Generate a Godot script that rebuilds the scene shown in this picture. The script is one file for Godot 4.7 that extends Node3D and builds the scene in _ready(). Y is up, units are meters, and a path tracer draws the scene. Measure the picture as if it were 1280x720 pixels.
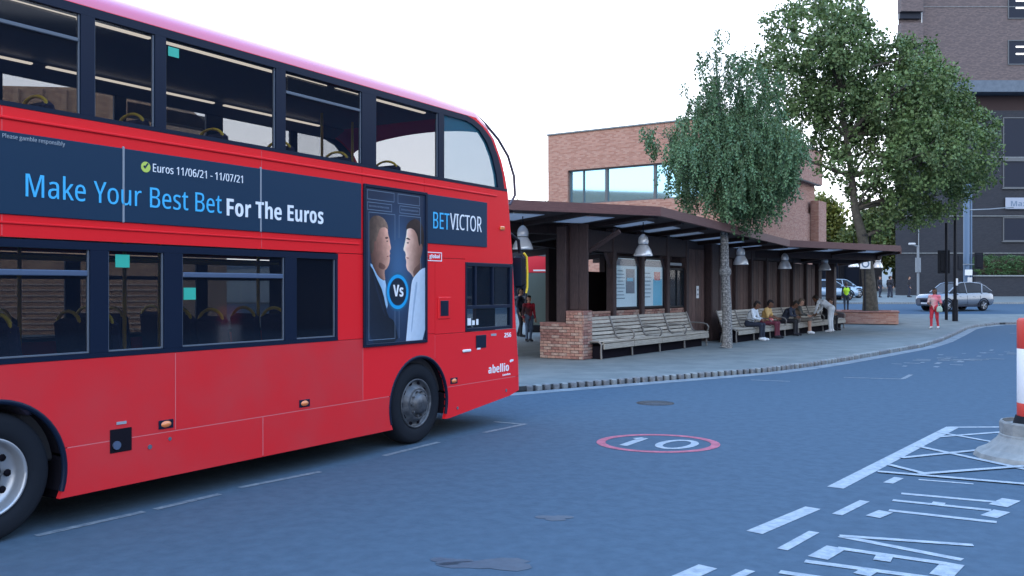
extends Node3D

const K := 0.946          # the station forecourt lies 0.1 m above the carriageway
const PAVE := 0.1
const U := Vector3(0.5623, 0, -0.8269)   # along the shelter
const V := Vector3(0.8269, 0, 0.5623)    # out of the shelter, to the road
const SHELTER := Vector3(2.138, 0.1, -22.326)
const SHELTER_TURN := 0.9737
const BUS_TURN := 1.0264

var rng := RandomNumberGenerator.new()
var M := {}
var names := {}

# ------------------------------------------------------------------ mesh building
class Geo:
	var st := SurfaceTool.new()
	var tint := Color.WHITE
	var tinted := false
	func _init(with_colors := false):
		st.begin(Mesh.PRIMITIVE_TRIANGLES)
		tinted = with_colors
	func v(p: Vector3):
		if tinted: st.set_color(tint)
		st.add_vertex(p)
	func tri(a: Vector3, b: Vector3, c: Vector3, inside: Vector3, smooth := false):
		st.set_smooth_group(0 if smooth else -1)
		var n := (a - c).cross(a - b)
		if n.dot((a + b + c) / 3.0 - inside) < 0.0:
			v(a); v(c); v(b)
		else:
			v(a); v(b); v(c)
	func quad(a: Vector3, b: Vector3, c: Vector3, d: Vector3, inside: Vector3, smooth := false):
		tri(a, b, c, inside, smooth)
		tri(a, c, d, inside, smooth)
	func facing(a: Vector3, b: Vector3, c: Vector3, d: Vector3, n: Vector3):
		quad(a, b, c, d, (a + b + c + d) / 4.0 - n)
	func box(c: Vector3, s: Vector3, bev := 0.0, basis := Basis()):
		var h := s / 2.0
		var b := minf(bev, minf(h.x, minf(h.y, h.z)) * 0.9)
		if b <= 0.0:
			for ax in 3:
				for sg in [-1.0, 1.0]:
					var q := []
					for k in [[-1, -1], [1, -1], [1, 1], [-1, 1]]:
						var p := Vector3()
						p[ax] = h[ax] * sg
						p[(ax + 1) % 3] = h[(ax + 1) % 3] * k[0]
						p[(ax + 2) % 3] = h[(ax + 2) % 3] * k[1]
						q.append(c + basis * p)
					quad(q[0], q[1], q[2], q[3], c)
			return
		var pt := func(sx: float, sy: float, sz: float, ax: int) -> Vector3:
			var p := Vector3(sx * (h.x - b), sy * (h.y - b), sz * (h.z - b))
			p[ax] += b * [sx, sy, sz][ax]
			return c + basis * p
		for ax in 3:
			for sg in [-1.0, 1.0]:
				var q := []
				for k in [[-1, -1], [1, -1], [1, 1], [-1, 1]]:
					var s3 := [0.0, 0.0, 0.0]
					s3[ax] = sg; s3[(ax + 1) % 3] = k[0]; s3[(ax + 2) % 3] = k[1]
					q.append(pt.call(s3[0], s3[1], s3[2], ax))
				quad(q[0], q[1], q[2], q[3], c)
		for ax in 3:
			var a1 := (ax + 1) % 3
			var a2 := (ax + 2) % 3
			for s1 in [-1.0, 1.0]:
				for s2 in [-1.0, 1.0]:
					var q := []
					for k in [[-1.0, a1], [1.0, a1], [1.0, a2], [-1.0, a2]]:
						var s3 := [0.0, 0.0, 0.0]
						s3[ax] = k[0]; s3[a1] = s1; s3[a2] = s2
						q.append(pt.call(s3[0], s3[1], s3[2], k[1]))
					quad(q[0], q[1], q[2], q[3], c)
		for sx in [-1.0, 1.0]:
			for sy in [-1.0, 1.0]:
				for sz in [-1.0, 1.0]:
					tri(pt.call(sx, sy, sz, 0), pt.call(sx, sy, sz, 1), pt.call(sx, sy, sz, 2), c)
	func span(a: Vector3, b: Vector3, bev := 0.0):
		box((a + b) / 2.0, (b - a).abs(), bev)
	# a polygon in x, y pushed out from z0 to z1
	func prism(poly: PackedVector2Array, z0: float, z1: float, xf := Transform3D()):
		var zm := (z0 + z1) / 2.0
		var idx := Geometry2D.triangulate_polygon(poly)
		for i in range(0, idx.size(), 3):
			for z in [z0, z1]:
				var a := Vector3(poly[idx[i]].x, poly[idx[i]].y, z)
				var b := Vector3(poly[idx[i + 1]].x, poly[idx[i + 1]].y, z)
				var c := Vector3(poly[idx[i + 2]].x, poly[idx[i + 2]].y, z)
				tri(xf * a, xf * b, xf * c, xf * ((a + b + c) / 3.0 + Vector3(0, 0, zm - z)))
		var cw := 1.0 if Geometry2D.is_polygon_clockwise(poly) else -1.0
		for i in poly.size():
			var p := poly[i]
			var q := poly[(i + 1) % poly.size()]
			if p.distance_to(q) < 1e-6: continue
			var n := Vector2(-(q - p).y, (q - p).x).normalized() * cw   # outwards
			var m := (p + q) / 2.0 - n
			quad(xf * Vector3(p.x, p.y, z0), xf * Vector3(q.x, q.y, z0), xf * Vector3(q.x, q.y, z1), xf * Vector3(p.x, p.y, z1), xf * Vector3(m.x, m.y, zm))
	func tube(pts: Array, r, n := 8, caps := true, flat := 1.0):
		var rings := []
		var up := Vector3.UP
		var side := Vector3.ZERO
		for i in pts.size():
			var d: Vector3 = (pts[mini(i + 1, pts.size() - 1)] - pts[maxi(i - 1, 0)]).normalized()
			if side == Vector3.ZERO:
				side = d.cross(Vector3.UP if absf(d.y) < 0.9 else Vector3.RIGHT).normalized()
			side = (side - d * side.dot(d)).normalized()
			up = side.cross(d).normalized()
			var rr: float = r[i] if r is Array else r
			var ring := []
			for k in n:
				var a := TAU * k / n
				ring.append(pts[i] + side * cos(a) * rr + up * sin(a) * rr * flat)
			rings.append(ring)
		for i in pts.size() - 1:
			for k in n:
				var k2 := (k + 1) % n
				quad(rings[i][k], rings[i][k2], rings[i + 1][k2], rings[i + 1][k], (pts[i] + pts[i + 1]) / 2.0, n > 4)
		if caps:
			for e in [0, pts.size() - 1]:
				var other: Vector3 = pts[1] if e == 0 else pts[e - 1]
				for k in n:
					tri(pts[e], rings[e][k], rings[e][(k + 1) % n], other)
	# profile of (radius, height) turned round the y axis of xf
	func lathe(prof: Array, n := 24, xf := Transform3D(), smooth := true):
		for i in prof.size() - 1:
			var p: Vector2 = prof[i]
			var q: Vector2 = prof[i + 1]
			if p.is_equal_approx(q): continue
			var nrm := Vector2((q - p).y, -(q - p).x)    # for a profile that runs upwards outside
			for k in n:
				var a := TAU * k / n
				var b := TAU * (k + 1) / n
				var m := (a + b) / 2.0
				var mid := Vector3(cos(m) * (p.x + q.x) / 2.0, (p.y + q.y) / 2.0, sin(m) * (p.x + q.x) / 2.0)
				var inner := mid - Vector3(cos(m) * nrm.x, nrm.y, sin(m) * nrm.x)
				var A := xf * Vector3(cos(a) * p.x, p.y, sin(a) * p.x)
				var B := xf * Vector3(cos(b) * p.x, p.y, sin(b) * p.x)
				var C := xf * Vector3(cos(b) * q.x, q.y, sin(b) * q.x)
				var D := xf * Vector3(cos(a) * q.x, q.y, sin(a) * q.x)
				if p.x < 1e-5: tri(A, C, D, xf * inner, smooth)
				elif q.x < 1e-5: tri(A, B, C, xf * inner, smooth)
				else: quad(A, B, C, D, xf * inner, smooth)
	func sheet(rows: Array, inside: Vector3, smooth := true):
		for i in rows.size() - 1:
			for j in rows[i].size() - 1:
				quad(rows[i][j], rows[i][j + 1], rows[i + 1][j + 1], rows[i + 1][j], inside, smooth)
	func done() -> ArrayMesh:
		st.index()
		st.generate_normals()
		return st.commit()

func put(called: String, what, mat: Material, parent: Node = self, at := Vector3.ZERO, turn := 0.0) -> MeshInstance3D:
	var o := MeshInstance3D.new()
	o.name = called
	o.mesh = what.done() if what is Geo else what
	o.material_override = mat
	o.position = at
	o.rotation.y = turn
	if parent == self: o.name = numbered(called)
	parent.add_child(o, true)
	return o

func numbered(called: String) -> String:
	names[called] = names.get(called, -1) + 1
	return called if names[called] == 0 else "%s_%03d" % [called, names[called]]

func tag(o: Node, label: String, category: String, group := "", kind := ""):
	if label: o.set_meta("label", label)
	if category: o.set_meta("category", category)
	if group: o.set_meta("group", group)
	if kind: o.set_meta("kind", kind)

func thing(called: String, label: String, category: String, at := Vector3.ZERO, turn := 0.0, group := "") -> Node3D:
	var o := Node3D.new()
	o.name = numbered(called)
	add_child(o)
	o.position = at
	o.rotation.y = turn
	tag(o, label, category, group)
	return o

func setting(called: String) -> Node3D:
	var o := Node3D.new()
	o.name = numbered(called)
	add_child(o)
	o.set_meta("kind", "structure")
	return o

func sub(called: String, parent: Node, at := Vector3.ZERO, turn := 0.0) -> Node3D:
	var o := Node3D.new()
	o.name = called
	parent.add_child(o, true)
	o.position = at
	o.rotation.y = turn
	return o

func copy(o: Node3D, at: Vector3, turn: float, label := "", group := "") -> Node3D:
	var base: String = o.name
	if base.length() > 4 and base[base.length() - 4] == "_" and base.right(3).is_valid_int(): base = base.left(-4)
	var c: Node3D = o.duplicate()
	c.name = numbered(base)
	add_child(c)
	c.position = at
	c.rotation.y = turn
	if label: c.set_meta("label", label)
	if group: c.set_meta("group", group)
	return c

func cyl(c: Vector3, r: float, h: float, n := 16, axis := Vector3.UP, r2 := -1.0) -> Geo:
	var g := Geo.new()
	g.tube([c - axis * h / 2, c + axis * h / 2], [r, r if r2 < 0 else r2], n)
	return g

func bx(c: Vector3, s: Vector3, bev := 0.0) -> Geo:
	var g := Geo.new()
	g.box(c, s, bev)
	return g

func rect(x0: float, y0: float, x1: float, y1: float) -> PackedVector2Array:
	return PackedVector2Array([Vector2(x0, y0), Vector2(x1, y0), Vector2(x1, y1), Vector2(x0, y1)])

func circle(c: Vector2, r: float, n := 40) -> PackedVector2Array:
	var p := PackedVector2Array()
	for i in n: p.append(c + Vector2(cos(TAU * i / n), sin(TAU * i / n)) * r)
	return p

# flat lettering: x0..x1 wide, y0 its foot, cap its height, standing 2 mm proud of z
func lettering(parent: Node, called: String, words: String, mat: Material, x0: float, x1: float, y0: float, cap: float, z: float, bold := true, mono := false) -> MeshInstance3D:
	var f := SystemFont.new()
	f.font_names = PackedStringArray(["Droid Sans Mono" if mono else "Droid Sans"])
	f.font_weight = 700 if bold else 400
	var t := TextMesh.new()
	t.text = words
	t.font = f
	t.font_size = 64
	t.pixel_size = 0.01
	t.depth = 0.01
	t.curve_step = 2.0
	t.horizontal_alignment = HORIZONTAL_ALIGNMENT_LEFT
	var probe := TextMesh.new()
	probe.text = "H"; probe.font = f; probe.font_size = 64; probe.pixel_size = 0.01; probe.depth = 0.01
	var hb := probe.get_aabb()
	var tb := t.get_aabb()
	var sy := cap / maxf(hb.size.y, 0.01)
	var sx := (x1 - x0) / maxf(tb.size.x, 0.01)
	var o := put(called, t, mat, parent)
	o.scale = Vector3(sx, sy, 0.4)
	o.position = Vector3(x0 - tb.position.x * sx, y0 - hb.position.y * sy, z + 0.002)
	return o

# ------------------------------------------------------------------ materials
func lin(r: float, g: float, b: float, a := 1.0) -> Color:
	var c := Color(r, g, b).linear_to_srgb()
	c.a = a
	return c

func noise_tex(c0: Color, c1: Color, freq: float, seed_: int, oct := 5, size := 512, c_mid = null) -> NoiseTexture2D:
	var n := FastNoiseLite.new()
	n.seed = seed_
	n.frequency = freq
	n.fractal_octaves = oct
	n.fractal_gain = 0.6
	var g := Gradient.new()
	g.offsets = PackedFloat32Array([0.15, 0.85])
	g.colors = PackedColorArray([c0, c1])
	if c_mid != null: g.add_point(0.5, c_mid)
	var t := NoiseTexture2D.new()
	t.width = size; t.height = size
	t.seamless = true
	t.noise = n
	t.color_ramp = g
	return t

func noise_bump(freq: float, seed_: int, strength := 4.0, size := 512) -> NoiseTexture2D:
	var n := FastNoiseLite.new()
	n.seed = seed_
	n.frequency = freq
	n.fractal_octaves = 4
	var t := NoiseTexture2D.new()
	t.width = size; t.height = size
	t.seamless = true
	t.as_normal_map = true
	t.bump_strength = strength
	t.noise = n
	return t

func flat(called: String, c: Color, rough := 0.7, metal := 0.0, coat := 0.0) -> StandardMaterial3D:
	var m := StandardMaterial3D.new()
	m.resource_name = called
	m.albedo_color = c
	m.roughness = rough
	m.metallic = metal
	if coat > 0.0:
		m.clearcoat_enabled = true
		m.clearcoat = coat
		m.clearcoat_roughness = 0.06
	M[called] = m
	return m

func worn(called: String, c0: Color, c1: Color, freq: float, tile: float, rough := 0.8, bump := 0.0, size := 512, metal := 0.0) -> StandardMaterial3D:
	var m := flat(called, Color.WHITE, rough, metal)
	m.albedo_texture = noise_tex(c0, c1, freq, called.hash() % 9999, 6, size)
	m.uv1_triplanar = true
	m.uv1_scale = Vector3.ONE / tile
	if bump > 0.0:
		m.normal_enabled = true
		m.normal_texture = noise_bump(freq * 3.0, called.hash() % 7777, 6.0, size)
		m.normal_scale = bump
	return m

func pane(called: String, c: Color, rough := 0.05) -> StandardMaterial3D:
	var m := flat(called, c, rough)
	m.transparency = BaseMaterial3D.TRANSPARENCY_ALPHA
	return m

# courses of brick for walls too far away to tell the bricks apart
func brick_wall(called: String, tones: Array, mortar: Color, seed_: int) -> StandardMaterial3D:
	var s := 512
	var im := Image.create(s, s, false, Image.FORMAT_RGB8)
	var hm := Image.create(s, s, false, Image.FORMAT_RGB8)
	var n := FastNoiseLite.new()
	n.seed = seed_
	n.frequency = 0.12
	var r := RandomNumberGenerator.new()
	r.seed = seed_
	var rows := 24
	var cols := 8
	im.fill(mortar)
	hm.fill(Color(0.2, 0.2, 0.2))
	var ch := s / float(rows)
	var cw := s / float(cols)
	for j in rows:
		for i in cols:
			var c: Color = tones[r.randi() % tones.size()]
			c = c.lerp(tones[r.randi() % tones.size()], r.randf() * 0.6)
			var x0 := int((i + (0.5 if j % 2 else 0.0)) * cw)
			var y0 := int(j * ch)
			for y in range(y0 + 1, int((j + 1) * ch) - 2):
				for x in range(x0 + 1, int(x0 + cw) - 2):
					var k := 1.0 + 0.14 * n.get_noise_2d(x, y)
					im.set_pixel(x % s, y, Color(c.r * k, c.g * k, c.b * k))
					hm.set_pixel(x % s, y, Color(0.8, 0.8, 0.8))
	hm.bump_map_to_normal_map(2.0)
	var m := flat(called, Color.WHITE, 0.9)
	m.albedo_texture = ImageTexture.create_from_image(im)
	m.normal_enabled = true
	m.normal_texture = ImageTexture.create_from_image(hm)
	m.uv1_triplanar = true
	m.uv1_triplanar_sharpness = 8.0
	m.uv1_scale = Vector3.ONE / 1.8
	return m

func make_materials():
	# ground
	worn("asphalt", lin(0.062, 0.099, 0.140), lin(0.076, 0.120, 0.168), 0.035, 7.0, 0.9, 0.10, 1024).uv1_world_triplanar = true
	worn("paving", lin(0.12, 0.145, 0.15), lin(0.18, 0.205, 0.205), 0.006, 7.0, 0.85, 0.25, 1024).uv1_world_triplanar = true
	worn("gutter", lin(0.13, 0.16, 0.19), lin(0.22, 0.26, 0.29), 0.01, 3.0, 0.85, 0.2).uv1_world_triplanar = true
	worn("sett", lin(0.10, 0.11, 0.12), lin(0.24, 0.25, 0.26), 0.02, 1.4, 0.8, 0.3).uv1_world_triplanar = true
	worn("mortar", lin(0.03, 0.035, 0.04), lin(0.06, 0.065, 0.07), 0.02, 1.0, 0.95)
	worn("road_paint", lin(0.22, 0.27, 0.32), lin(0.38, 0.43, 0.47), 0.03, 1.7, 0.7, 0.2).uv1_world_triplanar = true
	worn("old_road_paint", lin(0.10, 0.135, 0.175), lin(0.25, 0.28, 0.30), 0.02, 1.1, 0.75, 0.2).uv1_world_triplanar = true
	worn("red_road_paint", lin(0.30, 0.07, 0.11), lin(0.50, 0.13, 0.19), 0.015, 1.2, 0.75, 0.2).uv1_world_triplanar = true
	worn("tar", lin(0.036, 0.060, 0.090), lin(0.05, 0.08, 0.115), 0.02, 0.9, 0.6)
	worn("cast_iron", lin(0.03, 0.035, 0.045), lin(0.07, 0.075, 0.085), 0.03, 0.7, 0.5, 0.3, 256, 0.4)
	# masonry
	brick_wall("brick_pale", [lin(0.35, 0.18, 0.135), lin(0.42, 0.225, 0.17), lin(0.325, 0.155, 0.115), lin(0.43, 0.255, 0.20)], lin(0.34, 0.235, 0.19), 3)
	brick_wall("brick_grey", [lin(0.125, 0.10, 0.10), lin(0.155, 0.12, 0.118), lin(0.11, 0.09, 0.093), lin(0.175, 0.135, 0.13)], lin(0.11, 0.095, 0.098), 5)
	brick_wall("brick_dark", [lin(0.022, 0.026, 0.036), lin(0.032, 0.035, 0.045), lin(0.026, 0.03, 0.04)], lin(0.028, 0.03, 0.038), 6)
	brick_wall("brick_brown", [lin(0.40, 0.24, 0.14), lin(0.48, 0.30, 0.18), lin(0.32, 0.18, 0.11)], lin(0.36, 0.28, 0.20), 7)
	for k in 4:
		var c: Array = [[0.36, 0.19, 0.15], [0.44, 0.26, 0.20], [0.29, 0.145, 0.12], [0.40, 0.28, 0.23]][k]
		worn("brick_%d" % k, lin(c[0] * 0.75, c[1] * 0.75, c[2] * 0.75), lin(c[0] * 1.15, c[1] * 1.15, c[2] * 1.15), 0.03, 0.5, 0.9, 0.4, 128)
	worn("concrete", lin(0.15, 0.17, 0.18), lin(0.27, 0.29, 0.29), 0.012, 1.2, 0.85, 0.3)
	worn("steel_blue_cladding", lin(0.07, 0.10, 0.14), lin(0.10, 0.135, 0.18), 0.01, 3.0, 0.5)
	# timber
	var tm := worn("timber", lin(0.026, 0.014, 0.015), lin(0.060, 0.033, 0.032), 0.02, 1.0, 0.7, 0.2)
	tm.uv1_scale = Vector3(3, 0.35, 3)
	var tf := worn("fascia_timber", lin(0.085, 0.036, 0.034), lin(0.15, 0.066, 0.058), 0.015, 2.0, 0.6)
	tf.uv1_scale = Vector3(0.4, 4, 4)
	for k in 3:
		var b: float = [0.85, 1.0, 1.2][k]
		var bd := worn("board_%d" % k, lin(0.075 * b, 0.042 * b, 0.036 * b), lin(0.145 * b, 0.085 * b, 0.072 * b), 0.02, 1.0, 0.75, 0.2, 256)
		bd.uv1_scale = Vector3(4, 0.4, 4)
		var sl := worn("bench_slat_%d" % k, lin(0.31 * b, 0.28 * b, 0.24 * b), lin(0.47 * b, 0.43 * b, 0.36 * b), 0.02, 1.0, 0.75, 0.2, 256)
		sl.uv1_scale = Vector3(0.5, 5, 5)
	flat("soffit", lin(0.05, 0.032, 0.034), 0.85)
	flat("dark_interior", lin(0.012, 0.011, 0.016), 0.9).metallic_specular = 0.1
	var rl := flat("rooflight", lin(0.5, 0.52, 0.56), 0.6)
	rl.backlight_enabled = true
	rl.backlight = lin(0.5, 0.52, 0.55)
	# bus
	flat("bus_red", lin(0.80, 0.016, 0.022), 0.35, 0.0, 0.22).metallic_specular = 0.35
	var dr := worn("bus_red_dusty", lin(0.68, 0.022, 0.028), lin(0.62, 0.036, 0.042), 0.004, 4.0, 0.45, 0.0, 1024)
	dr.clearcoat_enabled = true; dr.clearcoat = 0.15; dr.metallic_specular = 0.35; dr.clearcoat_roughness = 0.2
	flat("bus_roof_red", lin(0.62, 0.075, 0.17), 0.28, 0.0, 0.9)
	flat("bus_black", lin(0.006, 0.013, 0.032), 0.4).metallic_specular = 0.3
	flat("bus_ad", lin(0.012, 0.036, 0.072), 0.45).metallic_specular = 0.3
	flat("rubber", lin(0.011, 0.014, 0.02), 0.85).metallic_specular = 0.3
	flat("grey_trim", lin(0.10, 0.12, 0.15), 0.5)
	flat("seam_pale", lin(0.62, 0.16, 0.17), 0.6)
	flat("seam_grey", lin(0.22, 0.25, 0.29), 0.5)
	flat("bus_liner", lin(0.09, 0.10, 0.13), 0.7)
	flat("bus_floor", lin(0.04, 0.042, 0.05), 0.8)
	worn("moquette", lin(0.02, 0.03, 0.07), lin(0.07, 0.05, 0.09), 0.08, 0.4, 0.95, 0.0, 128)
	flat("yellow_rail", lin(0.80, 0.58, 0.03), 0.35, 0.0, 0.4)
	worn("dirty_steel", lin(0.05, 0.055, 0.065), lin(0.16, 0.165, 0.175), 0.02, 0.6, 0.5, 0.0, 256, 0.5)
	flat("rim_silver", lin(0.42, 0.43, 0.45), 0.35, 0.6)
	flat("hopper_blue", lin(0.10, 0.14, 0.22), 0.35, 0.3)
	pane("bus_glass", lin(0.006, 0.012, 0.026, 0.32)).metallic_specular = 0.33
	pane("lower_glass", lin(0.006, 0.010, 0.02, 0.43)).metallic_specular = 0.4
	pane("screen_glass", lin(0.05, 0.20, 0.27, 0.40)).metallic_specular = 0.35
	pane("bus_vent_glass", lin(0.01, 0.013, 0.02, 0.75)).metallic_specular = 0.3
	pane("clear_glass", lin(0.05, 0.08, 0.1, 0.12)).metallic_specular = 0.2
	var gl := flat("strip_light", Color.WHITE, 0.5)
	gl.emission_enabled = true; gl.emission = Color(1.0, 0.95, 0.88); gl.emission_energy_multiplier = 1.1
	flat("green_sticker", lin(0.03, 0.42, 0.30), 0.5)
	flat("amber_lens", lin(0.75, 0.22, 0.06), 0.2, 0.0, 0.6)
	flat("white_print", lin(0.80, 0.82, 0.84), 0.5)
	flat("grey_print", lin(0.30, 0.34, 0.38), 0.5)
	flat("cyan_print", lin(0.05, 0.45, 0.78), 0.5)
	flat("lime_print", lin(0.50, 0.62, 0.10), 0.5)
	# metal and small things
	flat("lamp_enamel", lin(0.80, 0.82, 0.84), 0.25, 0.3)
	flat("iron_black", lin(0.012, 0.014, 0.02), 0.5).metallic_specular = 0.25
	flat("pole_blue_grey", lin(0.10, 0.17, 0.27), 0.5)
	flat("pole_grey", lin(0.20, 0.23, 0.26), 0.5)
	flat("bench_iron", lin(0.20, 0.19, 0.18), 0.5, 0.2)
	flat("guard_grey", lin(0.10, 0.08, 0.10), 0.4, 0.3)
	flat("sign_red", lin(0.62, 0.03, 0.05), 0.4, 0.0, 0.4)
	flat("sign_green_grey", lin(0.10, 0.135, 0.13), 0.4)
	flat("plastic_white", lin(0.74, 0.76, 0.78), 0.6)
	flat("bollard_red", lin(0.55, 0.05, 0.035), 0.45)
	flat("window_dark", lin(0.016, 0.022, 0.038), 0.3).metallic_specular = 0.25
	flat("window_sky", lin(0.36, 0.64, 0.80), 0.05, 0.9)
	flat("frame_grey", lin(0.09, 0.10, 0.11), 0.5)
	flat("pale_course", lin(0.42, 0.33, 0.26), 0.8)
	flat("stone_white", lin(0.55, 0.56, 0.56), 0.7)
	M.asphalt.metallic_specular = 0.2
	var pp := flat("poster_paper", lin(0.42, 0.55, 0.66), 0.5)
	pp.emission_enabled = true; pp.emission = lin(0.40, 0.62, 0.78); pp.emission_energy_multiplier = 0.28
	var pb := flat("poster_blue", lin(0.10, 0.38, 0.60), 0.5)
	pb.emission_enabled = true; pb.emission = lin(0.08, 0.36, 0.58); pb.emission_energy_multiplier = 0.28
	flat("poster_text", lin(0.22, 0.32, 0.42), 0.5)
	flat("board_blue_white", lin(0.30, 0.34, 0.42), 0.6)
	flat("poster_dark", lin(0.10, 0.16, 0.24), 0.3)
	# plants
	worn("bark_birch", lin(0.04, 0.04, 0.042), lin(0.50, 0.48, 0.45), 0.05, 0.9, 0.9, 0.6, 256)
	worn("bark_plane", lin(0.04, 0.036, 0.03), lin(0.10, 0.09, 0.07), 0.02, 1.2, 0.9, 0.6, 256)
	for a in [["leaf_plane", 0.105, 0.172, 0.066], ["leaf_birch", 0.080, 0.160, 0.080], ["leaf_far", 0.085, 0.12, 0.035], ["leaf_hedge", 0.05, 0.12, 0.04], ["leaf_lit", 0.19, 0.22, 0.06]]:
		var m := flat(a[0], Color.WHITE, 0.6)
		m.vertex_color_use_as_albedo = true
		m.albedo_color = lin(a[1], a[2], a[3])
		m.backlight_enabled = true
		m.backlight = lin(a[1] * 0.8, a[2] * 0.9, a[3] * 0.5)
	var body := flat("body", Color.WHITE, 0.8)
	body.vertex_color_use_as_albedo = true
	worn("soil", lin(0.03, 0.022, 0.016), lin(0.07, 0.05, 0.035), 0.05, 0.6, 0.95)
	# cars
	flat("car_silver", lin(0.19, 0.22, 0.26), 0.25, 0.4, 0.6)
	flat("car_pale_blue", lin(0.30, 0.42, 0.55), 0.3, 0.2, 0.8)
	flat("pale_green", lin(0.34, 0.45, 0.36), 0.6)
	flat("car_white", lin(0.70, 0.72, 0.74), 0.3, 0.0, 0.8)
	flat("car_glass", lin(0.012, 0.018, 0.028), 0.15).metallic_specular = 0.28
	flat("headlamp", lin(0.65, 0.70, 0.75), 0.08, 0.3, 1.0)
	flat("tail_lens", lin(0.45, 0.015, 0.02), 0.15, 0.0, 0.8)

# ------------------------------------------------------------------ light, camera
func make_view():
	var cam := Camera3D.new()
	cam.name = "camera"
	cam.fov = 34.77
	cam.position = Vector3(0, 1.85, 0)
	cam.near = 0.1
	cam.far = 900.0
	cam.current = true
	add_child(cam)
	var sky := ProceduralSkyMaterial.new()
	sky.sky_top_color = lin(0.21, 0.50, 1.0)
	sky.sky_horizon_color = lin(0.97, 0.98, 1.0)
	sky.sky_curve = 0.6
	sky.sky_energy_multiplier = 1.5
	sky.ground_bottom_color = lin(0.06, 0.07, 0.09)
	sky.ground_horizon_color = lin(0.30, 0.32, 0.35)
	sky.ground_curve = 0.1
	sky.sun_angle_max = 1.0
	var e := Environment.new()
	e.background_mode = Environment.BG_SKY
	e.sky = Sky.new()
	e.sky.sky_material = sky
	e.tonemap_mode = Environment.TONE_MAPPER_LINEAR
	e.tonemap_exposure = 1.15
	e.sdfgi_enabled = true
	e.ssao_enabled = true
	e.ssil_enabled = true
	var w := WorldEnvironment.new()
	w.name = "world_environment"
	w.environment = e
	add_child(w)
	var sun := DirectionalLight3D.new()
	sun.name = "sun"
	sun.light_color = Color(1.0, 0.93, 0.84)
	sun.light_energy = 0.25
	sun.light_angular_distance = 14.0
	sun.shadow_enabled = true
	add_child(sun)
	sun.look_at_from_position(Vector3.ZERO, Vector3(0.5, -0.75, -0.8))

# ------------------------------------------------------------------ ground
func rise(z: float) -> float:
	return 0.03 * maxf(0.0, -z - 44.0)

# a sheet over a polygon in x, z that follows the rise of the ground
func ground_sheet(poly: PackedVector2Array, lift: float, step := 0.0) -> Geo:
	var g := Geo.new()
	var lo := 1e9
	var hi := -1e9
	for p in poly:
		lo = minf(lo, p.y); hi = maxf(hi, p.y)
	var cuts := [hi + 0.01]
	if step > 0.0:
		var z := hi - step
		while z > lo:
			if z > -44.0 and z - step < -44.0 and z < hi:
				cuts.append(z); cuts.append(-44.0)
			else: cuts.append(z)
			z -= step
	elif lo < -44.0 and hi > -44.0: cuts.append(-44.0)
	cuts.append(lo - 0.01)
	for i in cuts.size() - 1:
		for piece in Geometry2D.intersect_polygons(poly, rect(-2000, cuts[i + 1], 2000, cuts[i])):
			var idx := Geometry2D.triangulate_polygon(piece)
			for k in range(0, idx.size(), 3):
				var q := []
				for n in 3:
					var p: Vector2 = piece[idx[k + n]]
					q.append(Vector3(p.x, lift + rise(p.y), p.y))
				g.tri(q[0], q[1], q[2], (q[0] + q[1] + q[2]) / 3.0 - Vector3.UP)
	return g

func strip(a: Vector2, b: Vector2, w: float, w2 := -1.0) -> PackedVector2Array:
	var n := Vector2(-(b - a).y, (b - a).x).normalized()
	var h := w / 2.0
	var k := h if w2 < 0.0 else w2 / 2.0
	return PackedVector2Array([a + n * h, b + n * k, b - n * k, a - n * h])

const KERB := [[-14.0, -6.45], [-7.2, -11.2], [0.14, -16.37], [1.67, -17.44], [2.95, -18.34], [4.37, -19.34], [5.55, -20.2], [6.66, -21.28], [7.87, -22.63], [9.36, -24.45], [11.0, -26.5], [12.7, -28.6], [14.77, -31.75], [17.7, -36.68], [20.4, -41.3], [22.2, -43.9], [24.0, -45.4], [27.0, -46.1], [75.0, -46.5]]

func kerb_line() -> PackedVector2Array:
	var p := PackedVector2Array()
	for k in KERB: p.append(Vector2(k[0], k[1]))
	return p

# the line moved out into the road by d
func beside(line: PackedVector2Array, d: float) -> PackedVector2Array:
	var out := PackedVector2Array()
	for i in line.size():
		var t := (line[mini(i + 1, line.size() - 1)] - line[maxi(i - 1, 0)]).normalized()
		out.append(line[i] + Vector2(-t.y, t.x) * d)
	return out

func band(line: PackedVector2Array, d0: float, d1: float) -> PackedVector2Array:
	var a := beside(line, d0)
	var b := beside(line, d1)
	b.reverse()
	a.append_array(b)
	return a

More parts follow.
